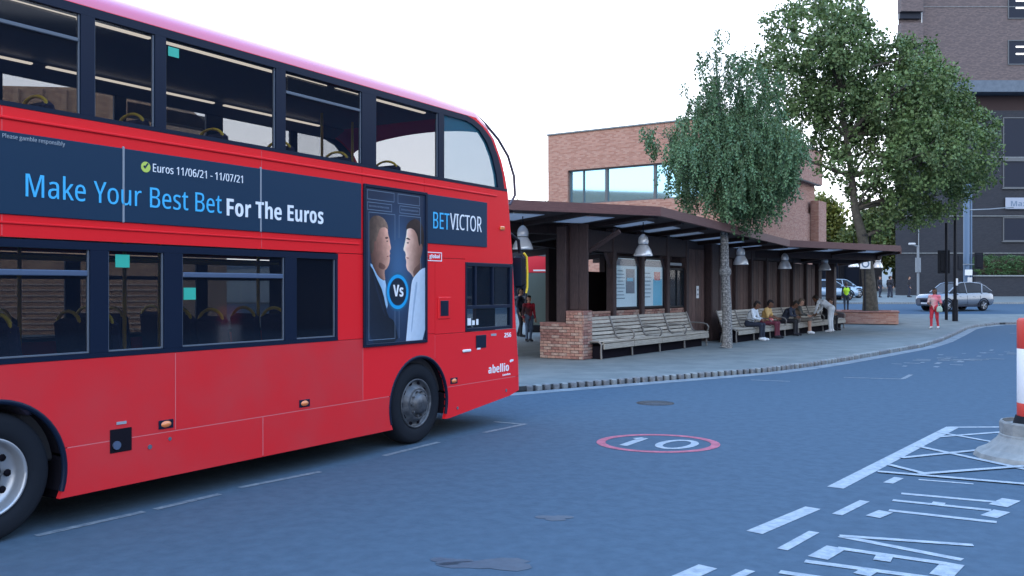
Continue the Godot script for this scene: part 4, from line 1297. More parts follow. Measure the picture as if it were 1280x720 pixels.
			put("photo_sheet", bx(sl(x0 + 1.1, 2.22, -1.013), sl(0.42, 0.26, 0.008)), M.sign_red, pc)
			for k in 7: put("text_line", bx(sl(x0 + 0.40, 2.3 - 0.12 * k, -1.015), sl(0.42 + 0.06 * (k * 5 % 3), 0.035, 0.006)), M.poster_text, pc)
		put("case_glass", bx(sl((x0 + x1) / 2, 2.01, -0.99), sl(x1 - x0 - 0.12, 1.42, 0.006)), M.clear_glass, pc)
	# doorway glazing beside the booth
	var gd := thing("glazed_screen", "dark framed glass screen between the timetable cases and the brown booth", "glazed screen", SHELTER, SHELTER_TURN)
	var gf := Geo.new()
	for e in [[6.28, 6.36, 1.22, 2.5], [7.44, 7.52, 1.22, 2.5], [6.95, 7.0, 1.22, 2.5], [6.36, 7.44, 2.42, 2.5], [6.36, 7.44, 1.22, 1.28]]: gf.span(sl(e[0], e[2], -1.05), sl(e[1], e[3], -0.97), 0.008)
	put("frame", gf, M.iron_black, gd)
	for e in [[6.36, 6.95], [7.0, 7.44]]: put("pane", bx(sl((e[0] + e[1]) / 2, 1.85, -1.01), sl(e[1] - e[0], 1.14, 0.01)), M.clear_glass, gd)
	put("name_strip", bx(sl(6.85, 2.62, -0.97), sl(0.9, 0.09, 0.03), 0.01), M.grey_print, gd)

func bench_section(b: Node3D, x: float, w: float):
	# slats follow a seat that curves up into the back
	var curve := [[0.02, 0.40, 0.9], [-0.075, 0.432, 0.2], [-0.17, 0.430, -0.05], [-0.265, 0.418, -0.1], [-0.36, 0.408, 0.0], [-0.45, 0.43, -0.55], [-0.515, 0.50, -1.05], [-0.56, 0.595, -1.2], [-0.595, 0.69, -1.25], [-0.63, 0.785, -1.25], [-0.665, 0.88, -1.25], [-0.70, 0.97, -1.25]]
	for k in curve.size():
		var g := Geo.new()
		g.box(Vector3.ZERO, Vector3(w - 0.03, 0.028, 0.080), 0.008, Basis(Vector3.RIGHT, -curve[k][2]))
		put("slat", g, M["bench_slat_%d" % ((k * 5 + int(x * 3.0)) % 3)], b, Vector3(x + w / 2, curve[k][1], curve[k][0]))
	var ap := Geo.new()
	ap.box(Vector3.ZERO, Vector3(w - 0.03, 0.13, 0.028), 0.008)
	put("slat", ap, M.bench_slat_0, b, Vector3(x + w / 2, 0.315, 0.045))

func bench_frame(b: Node3D, x: float, arm: bool):
	var g := Geo.new()
	g.tube([Vector3(x, 0.0, -0.02), Vector3(x, 0.2, -0.03), Vector3(x, 0.37, -0.02), Vector3(x, 0.435, -0.10), Vector3(x, 0.43, -0.34), Vector3(x, 0.455, -0.45), Vector3(x, 0.52, -0.50), Vector3(x, 0.72, -0.575), Vector3(x, 1.02, -0.69)], 0.028, 6)
	g.tube([Vector3(x, 0.0, -0.55), Vector3(x, 0.2, -0.52), Vector3(x, 0.40, -0.45)], 0.024, 6)
	put("frame", g, M.bench_iron, b)
	if arm:
		var a := Geo.new()
		a.tube([Vector3(x, 0.68, -0.60), Vector3(x, 0.705, -0.48), Vector3(x, 0.70, -0.30), Vector3(x, 0.69, -0.12), Vector3(x, 0.655, -0.02), Vector3(x, 0.585, 0.035), Vector3(x, 0.50, 0.03), Vector3(x, 0.42, -0.03)], 0.022, 6)
		put("armrest", a, M.bench_iron, b)

func make_bench(called: String, label: String, at: Vector3, n: int, w: float) -> Node3D:
	var b := thing(called, label, "bench", at, SHELTER_TURN)
	for k in n:
		bench_section(b, k * w, w)
		bench_frame(b, k * w + 0.01, k > 0)
	bench_frame(b, n * w - 0.01, true)
	put("plinth", bx(Vector3(n * w / 2 - 0.02, 0.16, -0.38), Vector3(n * w - 0.30, 0.32, 0.54), 0.01), M.dark_interior, b)
	return b

func bell_lamp(at: Vector3, top: float, label: String):
	var l := thing("pendant_lamp", label, "lamp", at, 0.0, "bell lamps hanging under the canopy")
	var g := Geo.new()
	g.lathe([Vector2(0.245, 0.0), Vector2(0.252, 0.012), Vector2(0.24, 0.06), Vector2(0.20, 0.17), Vector2(0.155, 0.25), Vector2(0.13, 0.285), Vector2(0.125, 0.31)], 28)
	put("lamp_shade", g, M.lamp_enamel, l)
	var c := Geo.new()
	c.lathe([Vector2(0.122, 0.30), Vector2(0.135, 0.33), Vector2(0.14, 0.40), Vector2(0.12, 0.49), Vector2(0.07, 0.55), Vector2(0.03, 0.58), Vector2(0.0, 0.585)], 24)
	put("gear_housing", c, M.lamp_enamel, l)
	put("collar", cyl(Vector3(0, 0.305, 0), 0.14, 0.018, 24), M.frame_grey, l)
	var u := Geo.new()
	u.lathe([Vector2(0.236, 0.01), Vector2(0.19, 0.16), Vector2(0.10, 0.26), Vector2(0.0, 0.27)], 24)
	put("reflector", u, M.plastic_white, l)
	put("hanging_rod", cyl(Vector3(0, (0.58 + top - at.y) / 2, 0), 0.014, top - at.y - 0.58, 8), M.iron_black, l)

func make_shelter_things():
	make_bench("slatted_bench", "empty slatted timber bench with curved armrests beside the brick pier", sh(0.1, 0, 0.0), 4, 1.66)
	make_bench("long_slatted_bench", "long slatted timber bench where people sit, beyond the birch trunk", sh(9.0, 0, 0.28), 8, 1.62)
	var labels := ["silver bell lamp half hidden by the front corner of the bus", "largest silver bell lamp, above the empty bench", "silver bell lamp beside the birch trunk", "silver bell lamp above the people on the long bench", "silver bell lamp above the man bending over", "silver bell lamp left of the round white sign on the plane trunk", "silver bell lamp right of the round white sign on the plane trunk"]
	var places := [Vector3(0.26, 2.78, -22.2), sh(2.49, 2.74, 0.0), sh(10.12, 2.66, 0.0), sh(14.94, 2.60, 0.0), sh(20.5, 2.63, 0.0), Vector3(16.42, 2.85, -44.2), Vector3(18.3, 2.85, -46.0)]
	for i in 7: bell_lamp(places[i], [3.65, 3.62, 3.36, 3.26, 3.22, 4.35, 4.35][i], labels[i])
	# the last two hang from an arm on the plane tree's lighting post
	var lp := thing("twin_lamp_post", "dark post holding two bell lamps beside the plane tree", "lamp post", Vector3(17.75, PAVE + rise(-45.6), -45.6))
	put("post", cyl(Vector3(0, 2.2, 0), 0.05, 4.4, 10), M.iron_black, lp)
	var ar := Geo.new()
	ar.tube([Vector3(-0.9, 4.24, 1.4), Vector3(0, 4.34, 0), Vector3(0.55, 4.24, -0.4)], 0.03, 6)
	put("cross_arm", ar, M.iron_black, lp)
	var rs := thing("bus_stop_sign", "small white sign with a dark ring between two bell lamps", "sign", Vector3(17.13, 0, -44.6))
	put("sign_plate", bx(Vector3(0, 3.02, 0), Vector3(0.5, 0.5, 0.05), 0.02), M.plastic_white, rs)
	var rg := Geo.new()
	for i in 24:
		var q := []
		for n in [i, i + 1]:
			var a: float = TAU * n / 24.0
			q.append(Vector3(cos(a) * 0.19, 3.02 + sin(a) * 0.19, 0.028))
			q.append(Vector3(cos(a) * 0.12, 3.02 + sin(a) * 0.12, 0.028))
		rg.facing(q[0], q[2], q[3], q[1], Vector3.BACK)
	put("ring_emblem", rg, M.poster_dark, rs)
	put("sign_post", cyl(Vector3(0, 1.45, -0.05), 0.035, 2.68, 8), M.iron_black, rs)
	# red-topped information board behind the pier
	var tm := thing("information_totem", "red topped information board standing behind the brick pier", "information board", Vector3(0.98, PAVE, -36.4), 0.1)
	tm.scale = Vector3.ONE * 1.17
	var head := PackedVector2Array()
	for q in [[-0.36, 2.02], [0.36, 2.02], [0.36, 2.72]]: head.append(Vector2(q[0], q[1]))
	for i in 9:
		var a := PI / 2 * i / 8.0 + 0.0
		head.append(Vector2(0.02 + 0.34 * cos(a), 2.72 + 0.26 * sin(a)))
	for i in 9:
		var a := PI / 2 + PI / 2 * i / 8.0
		head.append(Vector2(-0.02 + 0.34 * cos(a), 2.72 + 0.26 * sin(a)))
	var hg := Geo.new()
	hg.prism(head, -0.07, 0.07)
	put("red_head", hg, M.sign_red, tm)
	var dk := Geo.new()
	dk.prism(PackedVector2Array([Vector2(-0.10, 2.95), Vector2(0.05, 2.95), Vector2(0.26, 2.85), Vector2(0.33, 2.70), Vector2(0.33, 2.55), Vector2(-0.16, 2.60)]), 0.071, 0.082)
	put("dark_screen", dk, M.frame_grey, tm)
	put("white_line", bx(Vector3(0.08, 2.09, 0.075), Vector3(0.42, 0.05, 0.012)), M.white_print, tm)
	put("board_panel", bx(Vector3(0, 1.12, 0), Vector3(0.72, 1.78, 0.12), 0.02), M.sign_green_grey, tm)
	put("board_foot", bx(Vector3(0, 0.12, 0), Vector3(0.6, 0.24, 0.2), 0.02), M.iron_black, tm)
	for x in [-0.37, 0.37]: put("side_rail", bx(Vector3(x, 1.2, 0), Vector3(0.03, 1.9, 0.15), 0.008), M.iron_black, tm)

# ------------------------------------------------------------------ buildings
# a storey of the tower: its left side runs back at a slant
func tower_block(t: Node, called: String, x: float, front: float, y0: float, y1: float, mat: Material):
	var g := Geo.new()
	g.prism(PackedVector2Array([Vector2(x, -front), Vector2(29.0, -front), Vector2(29.0, 18.0), Vector2(x + 9.0, 18.0)]), y0, y1, Transform3D(Basis(Vector3.RIGHT, -PI / 2), Vector3.ZERO))
	put(called, g, mat, t)

func window_unit(b: Node, x0: float, x1: float, y0: float, y1: float, z: float, bars: Array, glass: Material, frame: Material, sill := true):
	var w := sub("window", b)
	put("reveal", bx(Vector3((x0 + x1) / 2, (y0 + y1) / 2, z + 0.004), Vector3(x1 - x0 - 0.02, y1 - y0 - 0.02, 0.012)), M.dark_interior, w)
	var f := Geo.new()
	var t := 0.09
	for e in [[x0, x0 + t, y0, y1], [x1 - t, x1, y0, y1], [x0 + t, x1 - t, y0, y0 + t], [x0 + t, x1 - t, y1 - t, y1]]: f.span(Vector3(e[0], e[2], z - 0.06), Vector3(e[1], e[3], z + 0.075), 0.01)
	for q in bars: f.span(Vector3(q[0] - q[1] / 2, y0 + t, z - 0.05), Vector3(q[0] + q[1] / 2, y1 - t, z + 0.07), 0.01)
	put("frame", f, frame, w)
	var edges := [x0 + t]
	for q in bars: edges.append(q[0])
	edges.append(x1 - t)
	for i in edges.size() - 1: put("pane", bx(Vector3((edges[i] + edges[i + 1]) / 2, (y0 + y1) / 2, z + 0.022), Vector3(edges[i + 1] - edges[i] - 0.02, y1 - y0 - 2 * t, 0.02)), glass, w)
	if sill: put("sill", bx(Vector3((x0 + x1) / 2, y0 - 0.05, z + 0.06), Vector3(x1 - x0 + 0.2, 0.10, 0.18), 0.015), M.frame_grey, w)

func make_buildings():
	# pale red brick block behind the shelter: its corner at the origin, x along the shelter, z to the road; the windowed face looks along -x
	var b := thing("brick_building", "flat roofed orange brick building with a strip of blue reflecting windows", "building", Vector3(10.8, PAVE, -46.0), SHELTER_TURN)
	var L := 15.6
	var D := 10.6
	put("wall", bx(Vector3(L / 2, 3.2, -D / 2), Vector3(L, 6.4, D)), M.brick_pale, b)
	put("wall", bx(Vector3(L / 2 + 0.1, 7.35, -D / 2 - 0.06), Vector3(L - 0.7, 1.9, D - 0.12)), M.brick_pale, b)
	put("upper_wall", bx(Vector3(L / 2, 9.32, -D / 2 + 0.15), Vector3(L + 0.0, 2.05, D + 0.3)), M.brick_pale, b)
	put("upper_wall", bx(Vector3(0.22, 7.35, -9.95), Vector3(0.44, 1.9, 1.28)), M.brick_pale, b)
	put("upper_wall", bx(Vector3(0.22, 7.35, -0.55), Vector3(0.44, 1.9, 1.10)), M.brick_pale, b)
	put("coping", bx(Vector3(L / 2, 10.39, -D / 2 + 0.15), Vector3(L + 0.16, 0.09, D + 0.46), 0.02), M.concrete, b)
	put("soffit_band", bx(Vector3(L / 2 + 3.0, 8.26, 0.16), Vector3(9.2, 0.06, 0.26), 0.01), M.frame_grey, b)
	put("corner_pier", bx(Vector3(L - 0.8, 5.6, 0.28), Vector3(1.7, 3.2, 0.5)), M.brick_pale, b)
	# the strip of windows on the -x face
	var wf := sub("window_strip", b)
	var edges := [-9.30, -8.42, -6.98, -4.1, -1.12]
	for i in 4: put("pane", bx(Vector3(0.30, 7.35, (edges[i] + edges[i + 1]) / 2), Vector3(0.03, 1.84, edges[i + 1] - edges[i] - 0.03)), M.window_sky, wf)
	for i in 5: put("mullion", bx(Vector3(0.24, 7.35, edges[i]), Vector3(0.12, 1.86, [0.12, 0.05, 0.16, 0.14, 0.1][i]), 0.01), M.frame_grey, wf)
	for y in [6.44, 8.27]: put("window_rail", bx(Vector3(0.22, y, -5.2), Vector3(0.14, 0.07, 8.3), 0.01), M.frame_grey, wf)
	window_unit(b, 6.0, 7.6, 6.6, 8.1, -0.06, [], M.window_dark, M.frame_grey, false)
	# grey-brown tower across the road
	var ty := rise(-80.0) + 0.12
	var t := thing("brick_tower", "tall grey brown brick tower block with a blue grey band", "building", Vector3(33.6, ty, -80.0))
	tower_block(t, "wall", 0.0, 0.0, 18.7, 34.5, M.brick_grey)
	tower_block(t, "lower_wall", 0.0, -0.6, 0.0, 16.2, M.brick_dark)
	tower_block(t, "recessed_wall", 0.3, -1.5, 16.2, 17.7, M.soffit)
	tower_block(t, "metal_band", -0.1, 0.1, 17.7, 18.7, M.steel_blue_cladding)
	for y in [3.7, 6.95, 12.1]: put("string_course", bx(Vector3(14.5, y, -0.56), Vector3(28.9, 0.07, 0.09), 0.01), M.concrete, t)
	put("string_course", bx(Vector3(14.5, 25.1, 0.02), Vector3(28.9, 0.05, 0.05), 0.01), M.concrete, t)
	for k in 4:
		put("corner_bay", bx(Vector3(0.92, 21.2 + 2.75 * k + 1.45, 0.30), Vector3(1.9, 1.75, 0.8)), M.brick_grey, t)
		put("bay_recess", bx(Vector3(0.90, 21.2 + 2.75 * k + 0.30, 0.12), Vector3(1.8, 0.5, 0.4)), M.window_dark, t)
	put("rainwater_pipe", cyl(Vector3(1.98, 22.5, 0.09), 0.06, 8.0, 8), M.stone_white, t)
	put("rainwater_pipe", cyl(Vector3(1.98, 4.6, -0.50), 0.05, 8.4, 8), M.pole_grey, t)
	for x in [9.5, 13.5, 17.5]:
		for k in 4:
			window_unit(t, x, x + 2.6, 20.05 + 4.0 * k, 22.2 + 4.0 * k, 0.0, [], M.window_dark, M.frame_grey, false)
			for q in 2:
				var ls := put("ceiling_light", bx(Vector3(x + 1.3, 21.0 + 4.0 * k + 0.62 * q, 0.036), Vector3(1.2, 0.14, 0.01)), M.strip_light, t)
	for a in [[9.4, 27.0, 9.4, 15.6], [9.4, 27.0, 4.75, 6.85]]:
		var bars := []
		for k in 8: bars.append([a[0] + 2.2 * (k + 1), 0.08])
		window_unit(t, a[0], a[1], a[2], a[3], -0.60, bars, M.window_dark, M.frame_grey)
	put("floor_edge", bx(Vector3(18.2, 11.9, -0.56), Vector3(17.4, 0.35, 0.20), 0.02), M.frame_grey, t)
	var sg := thing("shop_sign", "white signboard across the tower's tall dark window", "sign", Vector3(43.15, ty + 7.55, -80.5))
	put("board", bx(Vector3(2.0, 0.5, 0.06), Vector3(4.0, 1.0, 0.08), 0.02), M.board_blue_white, sg)
	lettering(sg, "sign_text", "Max", M.poster_dark, 0.45, 1.9, 0.25, 0.45, 0.10, true)
	# planted terrace in front of the tower
	var rw := thing("retaining_wall", "low dark brick retaining wall under the clipped hedge", "wall", Vector3(39.4, rise(-78.0) + 0.1, -78.3))
	put("wall_face", bx(Vector3(10.5, 0.85, 0.0), Vector3(21.0, 1.7, 0.4)), M.brick_dark, rw)
	put("coping", bx(Vector3(10.5, 1.76, 0.02), Vector3(21.1, 0.12, 0.56), 0.02), M.concrete, rw)
	# dark low block at the end of the forecourt
	var d := thing("low_dark_building", "low dark building with columns beyond the plane tree", "building", Vector3(27.5, rise(-92.0) - 1.4, -92.0))
	put("wall", bx(Vector3(3.0, 2.9, -3.0), Vector3(13.0, 5.8, 6.0)), M.brick_dark, d)
	put("roof_edge", bx(Vector3(3.0, 5.9, -2.6), Vector3(13.6, 0.3, 7.0), 0.05), M.frame_grey, d)
	for k in 6: put("column", bx(Vector3(-3.0 + 2.1 * k, 2.8, 0.25), Vector3(0.4, 5.6, 0.4), 0.04), M.iron_black, d)
	for k in 5: put("glass_bay", bx(Vector3(-1.95 + 2.1 * k, 2.6, 0.03), Vector3(1.5, 4.0, 0.06), 0.01), M.window_dark, d)
	# brown brick block seen through the bus
	var lb := thing("brown_brick_block", "brown brick block with pale bands seen through the bus windows", "building", Vector3(-30.0, 0.1, -33.0), 0.12)
	put("wall", bx(Vector3(5.5, 4.65, -6.0), Vector3(23.0, 9.3, 12.0)), M.brick_brown, lb)
	for k in 27: put("pilaster", bx(Vector3(-5.4 + 0.85 * k, 7.3, 0.08), Vector3(0.2, 3.8, 0.2), 0.02), M.brick_brown, lb)
	for k in 9: put("pale_band", bx(Vector3(5.5, 0.2 + 0.21 * k, 0.03), Vector3(23.0, 0.06, 0.08), 0.01), M.pale_course, lb)
	for k in 6: window_unit(lb, -4.8 + 3.6 * k, -3.2 + 3.6 * k, 3.4, 5.0, 0.02, [], M.window_dark, M.frame_grey)
	# the terrace across the street, out of the frame to the right: the bus's side mirrors it
	var tr := thing("street_terrace", "long dark brick terrace across the street, mirrored in the side of the bus", "building", Vector3(29.0, 0.1, 46.0), PI / 2 * 3.0)
	put("wall", bx(Vector3(-40.0, 6.0, -6.0), Vector3(80.0, 12.0, 12.0)), M.brick_dark, tr)
	put("parapet", bx(Vector3(-40.0, 12.15, -0.1), Vector3(80.4, 0.3, 0.6), 0.04), M.concrete, tr)
	for k in 20:
		for f in 3: window_unit(tr, -78.6 + 4.0 * k, -76.9 + 4.0 * k, 0.9 + 3.1 * f, 2.8 + 3.1 * f, 0.02, [[-77.75 + 4.0 * k, 0.07]], M.window_dark, M.frame_grey)
	# long dark range behind the shelter's open end
	var sb := thing("grey_brick_range", "dark brick range behind the open end of the shelter", "building", Vector3(-9.0, 0.1, -62.0), 0.2)
	put("wall", bx(Vector3(5.0, 2.4, -4.0), Vector3(24.0, 4.8, 8.0)), M.brick_dark, sb)
	put("roof_edge", bx(Vector3(5.0, 4.9, -4.0), Vector3(24.4, 0.25, 8.4), 0.04), M.frame_grey, sb)
	for k in 6: window_unit(sb, -5.6 + 3.7 * k, -3.4 + 3.7 * k, 1.1, 3.2, 0.02, [[-4.5 + 3.7 * k, 0.07]], M.window_dark, M.frame_grey)

# ------------------------------------------------------------------ trees
# a spray of small leaves; instances of it fill a crown
func leaf_spray(n: int, reach: float, size: float, hang: float, seed_: int) -> ArrayMesh:
	var r := RandomNumberGenerator.new()
	r.seed = seed_
	var g := Geo.new(true)
	for i in n:
		var p := Vector3(r.randf_range(-1, 1), r.randf_range(-1, 1), r.randf_range(-1, 1))
		if p.length() > 1.0: p = p.normalized() * r.randf()
		p *= reach
		if hang > 0.0: p = Vector3(p.x * 0.35, -hang * (i + r.randf()) / n, p.z * 0.35)
		var d := Vector3(r.randf_range(-1, 1), r.randf_range(-1.0, 0.5) - (0.7 if hang > 0.0 else 0.0), r.randf_range(-1, 1)).normalized()
		var side := d.cross(Vector3(r.randf_range(-1, 1), r.randf_range(-1, 1), r.randf_range(-1, 1))).normalized()
		var s := size * r.randf_range(0.65, 1.25)
		var w := 0.42 if hang <= 0.0 else 0.34
		var k := r.randf_range(0.7, 1.35)
		g.tint = Color(k * r.randf_range(0.9, 1.15), k, k * r.randf_range(0.8, 1.1))
		var fold := d.cross(side) * s * 0.12
		var mid := p + d * s * 0.5
		g.tri(p, mid + side * s * w + fold, p + d * s, p - d.cross(side))
		g.tri(p, p + d * s, mid - side * s * w + fold, p - d.cross(side))
	if hang > 0.0:
		g.tint = Color(0.8, 0.6, 0.5)
		g.tube([Vector3(0, 0.02, 0), Vector3(0.02, -hang * 0.5, 0.0), Vector3(0, -hang, 0.01)], 0.004, 3, false)
	return g.done()

func crown_of(tree: Node, lobes: Array, spray: ArrayMesh, mat: Material, density: float, depth: float, upright: bool, lo := 0.7, hi := 1.25):
	var places := []
	for l in lobes:
		var r: float = l[3]
		var n := int(density * r * r)
		for i in n:
			var p := Vector3(rng.randf_range(-1, 1), rng.randf_range(-1, 1), rng.randf_range(-1, 1))
			while p.length() > 1.0: p = Vector3(rng.randf_range(-1, 1), rng.randf_range(-1, 1), rng.randf_range(-1, 1))
			p = p.normalized() * pow(p.length(), 0.6)
			var at := Vector3(l[0], l[1], l[2]) + Vector3(p.x * r * 1.08, p.y * r, p.z * r * depth)
			var b := Basis(Vector3.UP, rng.randf() * TAU)
			if not upright: b = b * Basis(Vector3.RIGHT, rng.randf() * TAU)
			else: b = b * Basis(Vector3.RIGHT, rng.randf_range(-0.45, 0.45))
			places.append([Transform3D(b.scaled(Vector3.ONE * rng.randf_range(lo, hi)), at), rng.randf_range(0.72, 1.3)])
	var mm := MultiMesh.new()
	mm.transform_format = MultiMesh.TRANSFORM_3D
	mm.use_colors = true
	mm.mesh = spray
	mm.instance_count = places.size()
	for i in places.size():
		mm.set_instance_transform(i, places[i][0])
		var k: float = places[i][1]
		mm.set_instance_color(i, Color(k, k, k * 0.95))
	var o := MultiMeshInstance3D.new()
	o.name = "crown"
	o.multimesh = mm
	o.material_override = mat
	o.set_meta("kind", "stuff")
	tree.add_child(o, true)

func limbs_of(tree: Node, fork: Array, lobes: Array, r0: float, mat: Material):
	for l in lobes:
		var end := Vector3(l[0], l[1], l[2])
		var best: Vector3 = fork[0]
		for f in fork:
			if f.y < end.y - 0.3 and (f.distance_to(end) < best.distance_to(end) or best.y > end.y): best = f
		var m := best.lerp(end, 0.5) + Vector3(rng.randf_range(-0.2, 0.2), rng.randf_range(-0.1, 0.35), rng.randf_range(-0.2, 0.2)) * minf(1.0, best.distance_to(end) * 0.3)
		var g := Geo.new()
		var r := r0 * clampf(best.distance_to(end) / 5.0, 0.35, 1.0)
		g.tube([best, best.lerp(m, 0.55), m, m.lerp(end, 0.6), end], [r, r * 0.8, r * 0.6, r * 0.4, r * 0.18], 6, false)
		for k in 3:
			var s := m.lerp(end, rng.randf_range(0.1, 0.9))
			var d := Vector3(rng.randf_range(-1, 1), rng.randf_range(-0.3, 0.8), rng.randf_range(-1, 1)).normalized()
			g.tube([s, s + d * l[3] * 0.4, s + d * l[3] * 0.8], [r * 0.35, r * 0.22, r * 0.1], 4, false)
		put("limb", g, mat, tree)

func make_trees():
	# plane tree in its brick planter
	var g0 := PAVE + rise(-45.2)
	var pl := [[-3.8, 15.25, 1.04], [-3.2, 13.85, 1.6], [-4.8, 13.25, 1.04], [-1.4, 15.53, 0.96], [-1.6, 13.85, 1.44], [-3.8, 11.85, 1.68], [-2.0, 11.45, 1.84], [-0.2, 12.45, 1.6], [0.2, 14.05, 0.72], [1.2, 13.25, 1.04], [2.0, 13.13, 1.04], [2.8, 11.85, 1.44], [1.2, 10.65, 1.84], [-0.8, 9.65, 1.6], [-2.8, 9.85, 1.44], [3.2, 10.05, 1.84], [4.8, 10.25, 1.2], [2.0, 8.25, 1.84], [4.0, 8.05, 1.68], [5.4, 9.65, 0.8], [3.6, 6.45, 1.28], [5.0, 7.25, 0.96], [0.4, 7.45, 1.0], [-1.6, 7.85, 0.9], [1.2, 6.05, 0.9], [0.6, 4.85, 0.7], [2.4, 5.65, 0.88], [-2.6, 16.1, 0.8], [-0.6, 14.9, 0.6], [3.9, 11.3, 1.1], [-4.4, 9.0, 0.9], [0.6, 9.3, 1.3], [1.3, 7.2, 1.1], [0.2, 11.3, 1.2], [-0.6, 6.6, 0.7], [1.9, 11.9, 1.0], [-2.2, 13.0, 1.1]]
	var lobes := []
	for a in pl: lobes.append([a[0], a[1] - g0, rng.randf_range(-2.2, 2.2) * (0.4 if a[2] < 1.0 else 1.0), a[2]])
	var t := thing("plane_tree", "tall broad leafed tree rising from the brick planter", "tree", Vector3(17.6, g0, -45.2))
	var spine := [Vector3(0.02, 0.0, 0), Vector3(0.0, 1.2, 0), Vector3(-0.12, 2.6, 0), Vector3(-0.4, 4.2, 0.05), Vector3(-0.75, 5.6, 0), Vector3(-0.95, 7.2, 0.1), Vector3(-1.2, 9.2, 0), Vector3(-1.5, 11.5, 0.1), Vector3(-1.7, 13.6, 0)]
	var tg := Geo.new()
	tg.tube(spine, [0.43, 0.34, 0.30, 0.24, 0.19, 0.15, 0.12, 0.08, 0.03], 14)
	put("trunk", tg, M.bark_plane, t)
	limbs_of(t, spine.slice(3), lobes, 0.15, M.bark_plane)
	var dense := []
	var loose := []
	for l in lobes: (dense if l[0] > 1.5 and l[1] < 12.5 else loose).append(l)
	crown_of(t, loose, leaf_spray(26, 0.36, 0.155, 0.0, 11), M.leaf_plane, 47.0, 1.1, false)
	crown_of(t, dense, leaf_spray(26, 0.36, 0.155, 0.0, 12), M.leaf_plane, 62.0, 1.2, false)
	# weeping birch in front of the canopy
	var b := thing("birch_tree", "weeping birch with a pale mottled trunk beside the long bench", "tree", Vector3(6.25, PAVE, -26.84))
	var bl := [[-0.3, 8.74, 0.23], [-0.54, 7.92, 0.51], [0.51, 7.8, 0.61], [-0.89, 7.22, 0.56], [0.05, 6.99, 0.84], [0.98, 6.75, 0.75], [-0.65, 6.05, 0.93], [0.51, 5.82, 1.05], [1.33, 5.59, 0.75], [-1.35, 5.35, 0.61], [-0.19, 5.0, 0.93], [0.98, 4.89, 0.84], [1.56, 5.0, 0.51], [0.28, 4.4, 0.61], [0.86, 4.2, 0.51], [-0.89, 4.75, 0.47], [-1.94, 5.94, 0.42], [-2.38, 6.1, 0.23], [1.8, 5.7, 0.33], [0.2, 8.2, 0.3], [1.2, 7.5, 0.35]]
	var bs := [Vector3(0.0, 0.0, 0.0), Vector3(0.03, 0.12, 0), Vector3(0.02, 1.2, 0.01), Vector3(-0.04, 2.4, 0), Vector3(-0.06, 3.4, 0.0), Vector3(-0.02, 4.6, 0), Vector3(-0.1, 6.0, 0.05), Vector3(-0.25, 7.4, 0), Vector3(-0.3, 8.7, 0)]
	var bg := Geo.new()
	bg.tube(bs, [0.20, 0.155, 0.135, 0.125, 0.115, 0.095, 0.07, 0.04, 0.012], 12)
	put("trunk", bg, M.bark_birch, b)
	var burr := Geo.new()
	burr.lathe([Vector2(0.10, -0.16), Vector2(0.165, -0.08), Vector2(0.18, 0.0), Vector2(0.16, 0.09), Vector2(0.10, 0.16)], 14, Transform3D(Basis(), Vector3(-0.03, 2.22, 0)))
	put("trunk_burr", burr, M.bark_birch, b)
	var bo := []
	var bo_sparse := []
	for a in bl:
		var l := [a[0], a[1] + 0.25, rng.randf_range(-0.7, 0.8), a[2]]
		if a[1] > 7.0 or a[0] < -1.5: bo_sparse.append(l)
		else: bo.append(l)
	limbs_of(b, bs.slice(4), bo + bo_sparse, 0.045, M.bark_birch)
	crown_of(b, bo, leaf_spray(34, 0.24, 0.085, 0.75, 21), M.leaf_birch, 260.0, 1.2, true)
	crown_of(b, bo_sparse, leaf_spray(20, 0.24, 0.085, 0.4, 22), M.leaf_birch, 150.0, 1.1, true)
	# trees far behind
	var far := leaf_spray(14, 0.7, 0.42, 0.0, 31)
	for a in [[35.2, -106, 11.0, 3.8, true, "pale sunlit tree in the gap right of the brick building"], [40.0, -101, 9.0, 3.2, false, "dark bushy tree behind the plane trunk"], [43.2, -104, 9.5, 3.6, true, "yellow green tree between the plane trunk and the tower"], [38.0, -118, 10.5, 4.5, false, "tall dull green tree beyond the low dark building"], [2.6, -92, 8.8, 2.6, true, "pale tree top over the canopy left of the brick building"], [-4.0, -99, 7.0, 4.0, false, "green tree hidden behind the front of the bus"]]:
		var f := thing("distant_tree", a[5], "tree", Vector3(a[0], rise(a[1]), a[1]), 0.0, "trees far beyond the station")
		var fg := Geo.new()
		fg.tube([Vector3.ZERO, Vector3(0.1, a[2] * 0.4, 0), Vector3(0, a[2] * 0.8, 0)], [0.3, 0.22, 0.06], 8)
		put("trunk", fg, M.bark_plane, f)
		var fl := []
		for k in 7: fl.append([rng.randf_range(-1, 1) * a[3] * 0.75, a[2] * rng.randf_range(0.42, 0.86), rng.randf_range(-1, 1) * a[3] * 0.6, a[3] * rng.randf_range(0.38, 0.6)])
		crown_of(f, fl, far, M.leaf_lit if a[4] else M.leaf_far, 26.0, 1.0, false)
	# clipped hedge on the terrace
	var h := thing("clipped_hedge", "long clipped green hedge on top of the retaining wall", "hedge", Vector3(40.0, rise(-78.0) + 1.9, -78.6))
	put("hedge_core", bx(Vector3(10.0, 0.75, -0.3), Vector3(19.8, 1.4, 0.9), 0.2), M.soil, h)
	var hl := []
	for k in 26: hl.append([0.3 + 0.77 * k, 0.82 + rng.randf_range(-0.05, 0.05), -0.2, 0.88])
	crown_of(h, hl, leaf_spray(16, 0.22, 0.11, 0.0, 41), M.leaf_hedge, 170.0, 0.8, false)

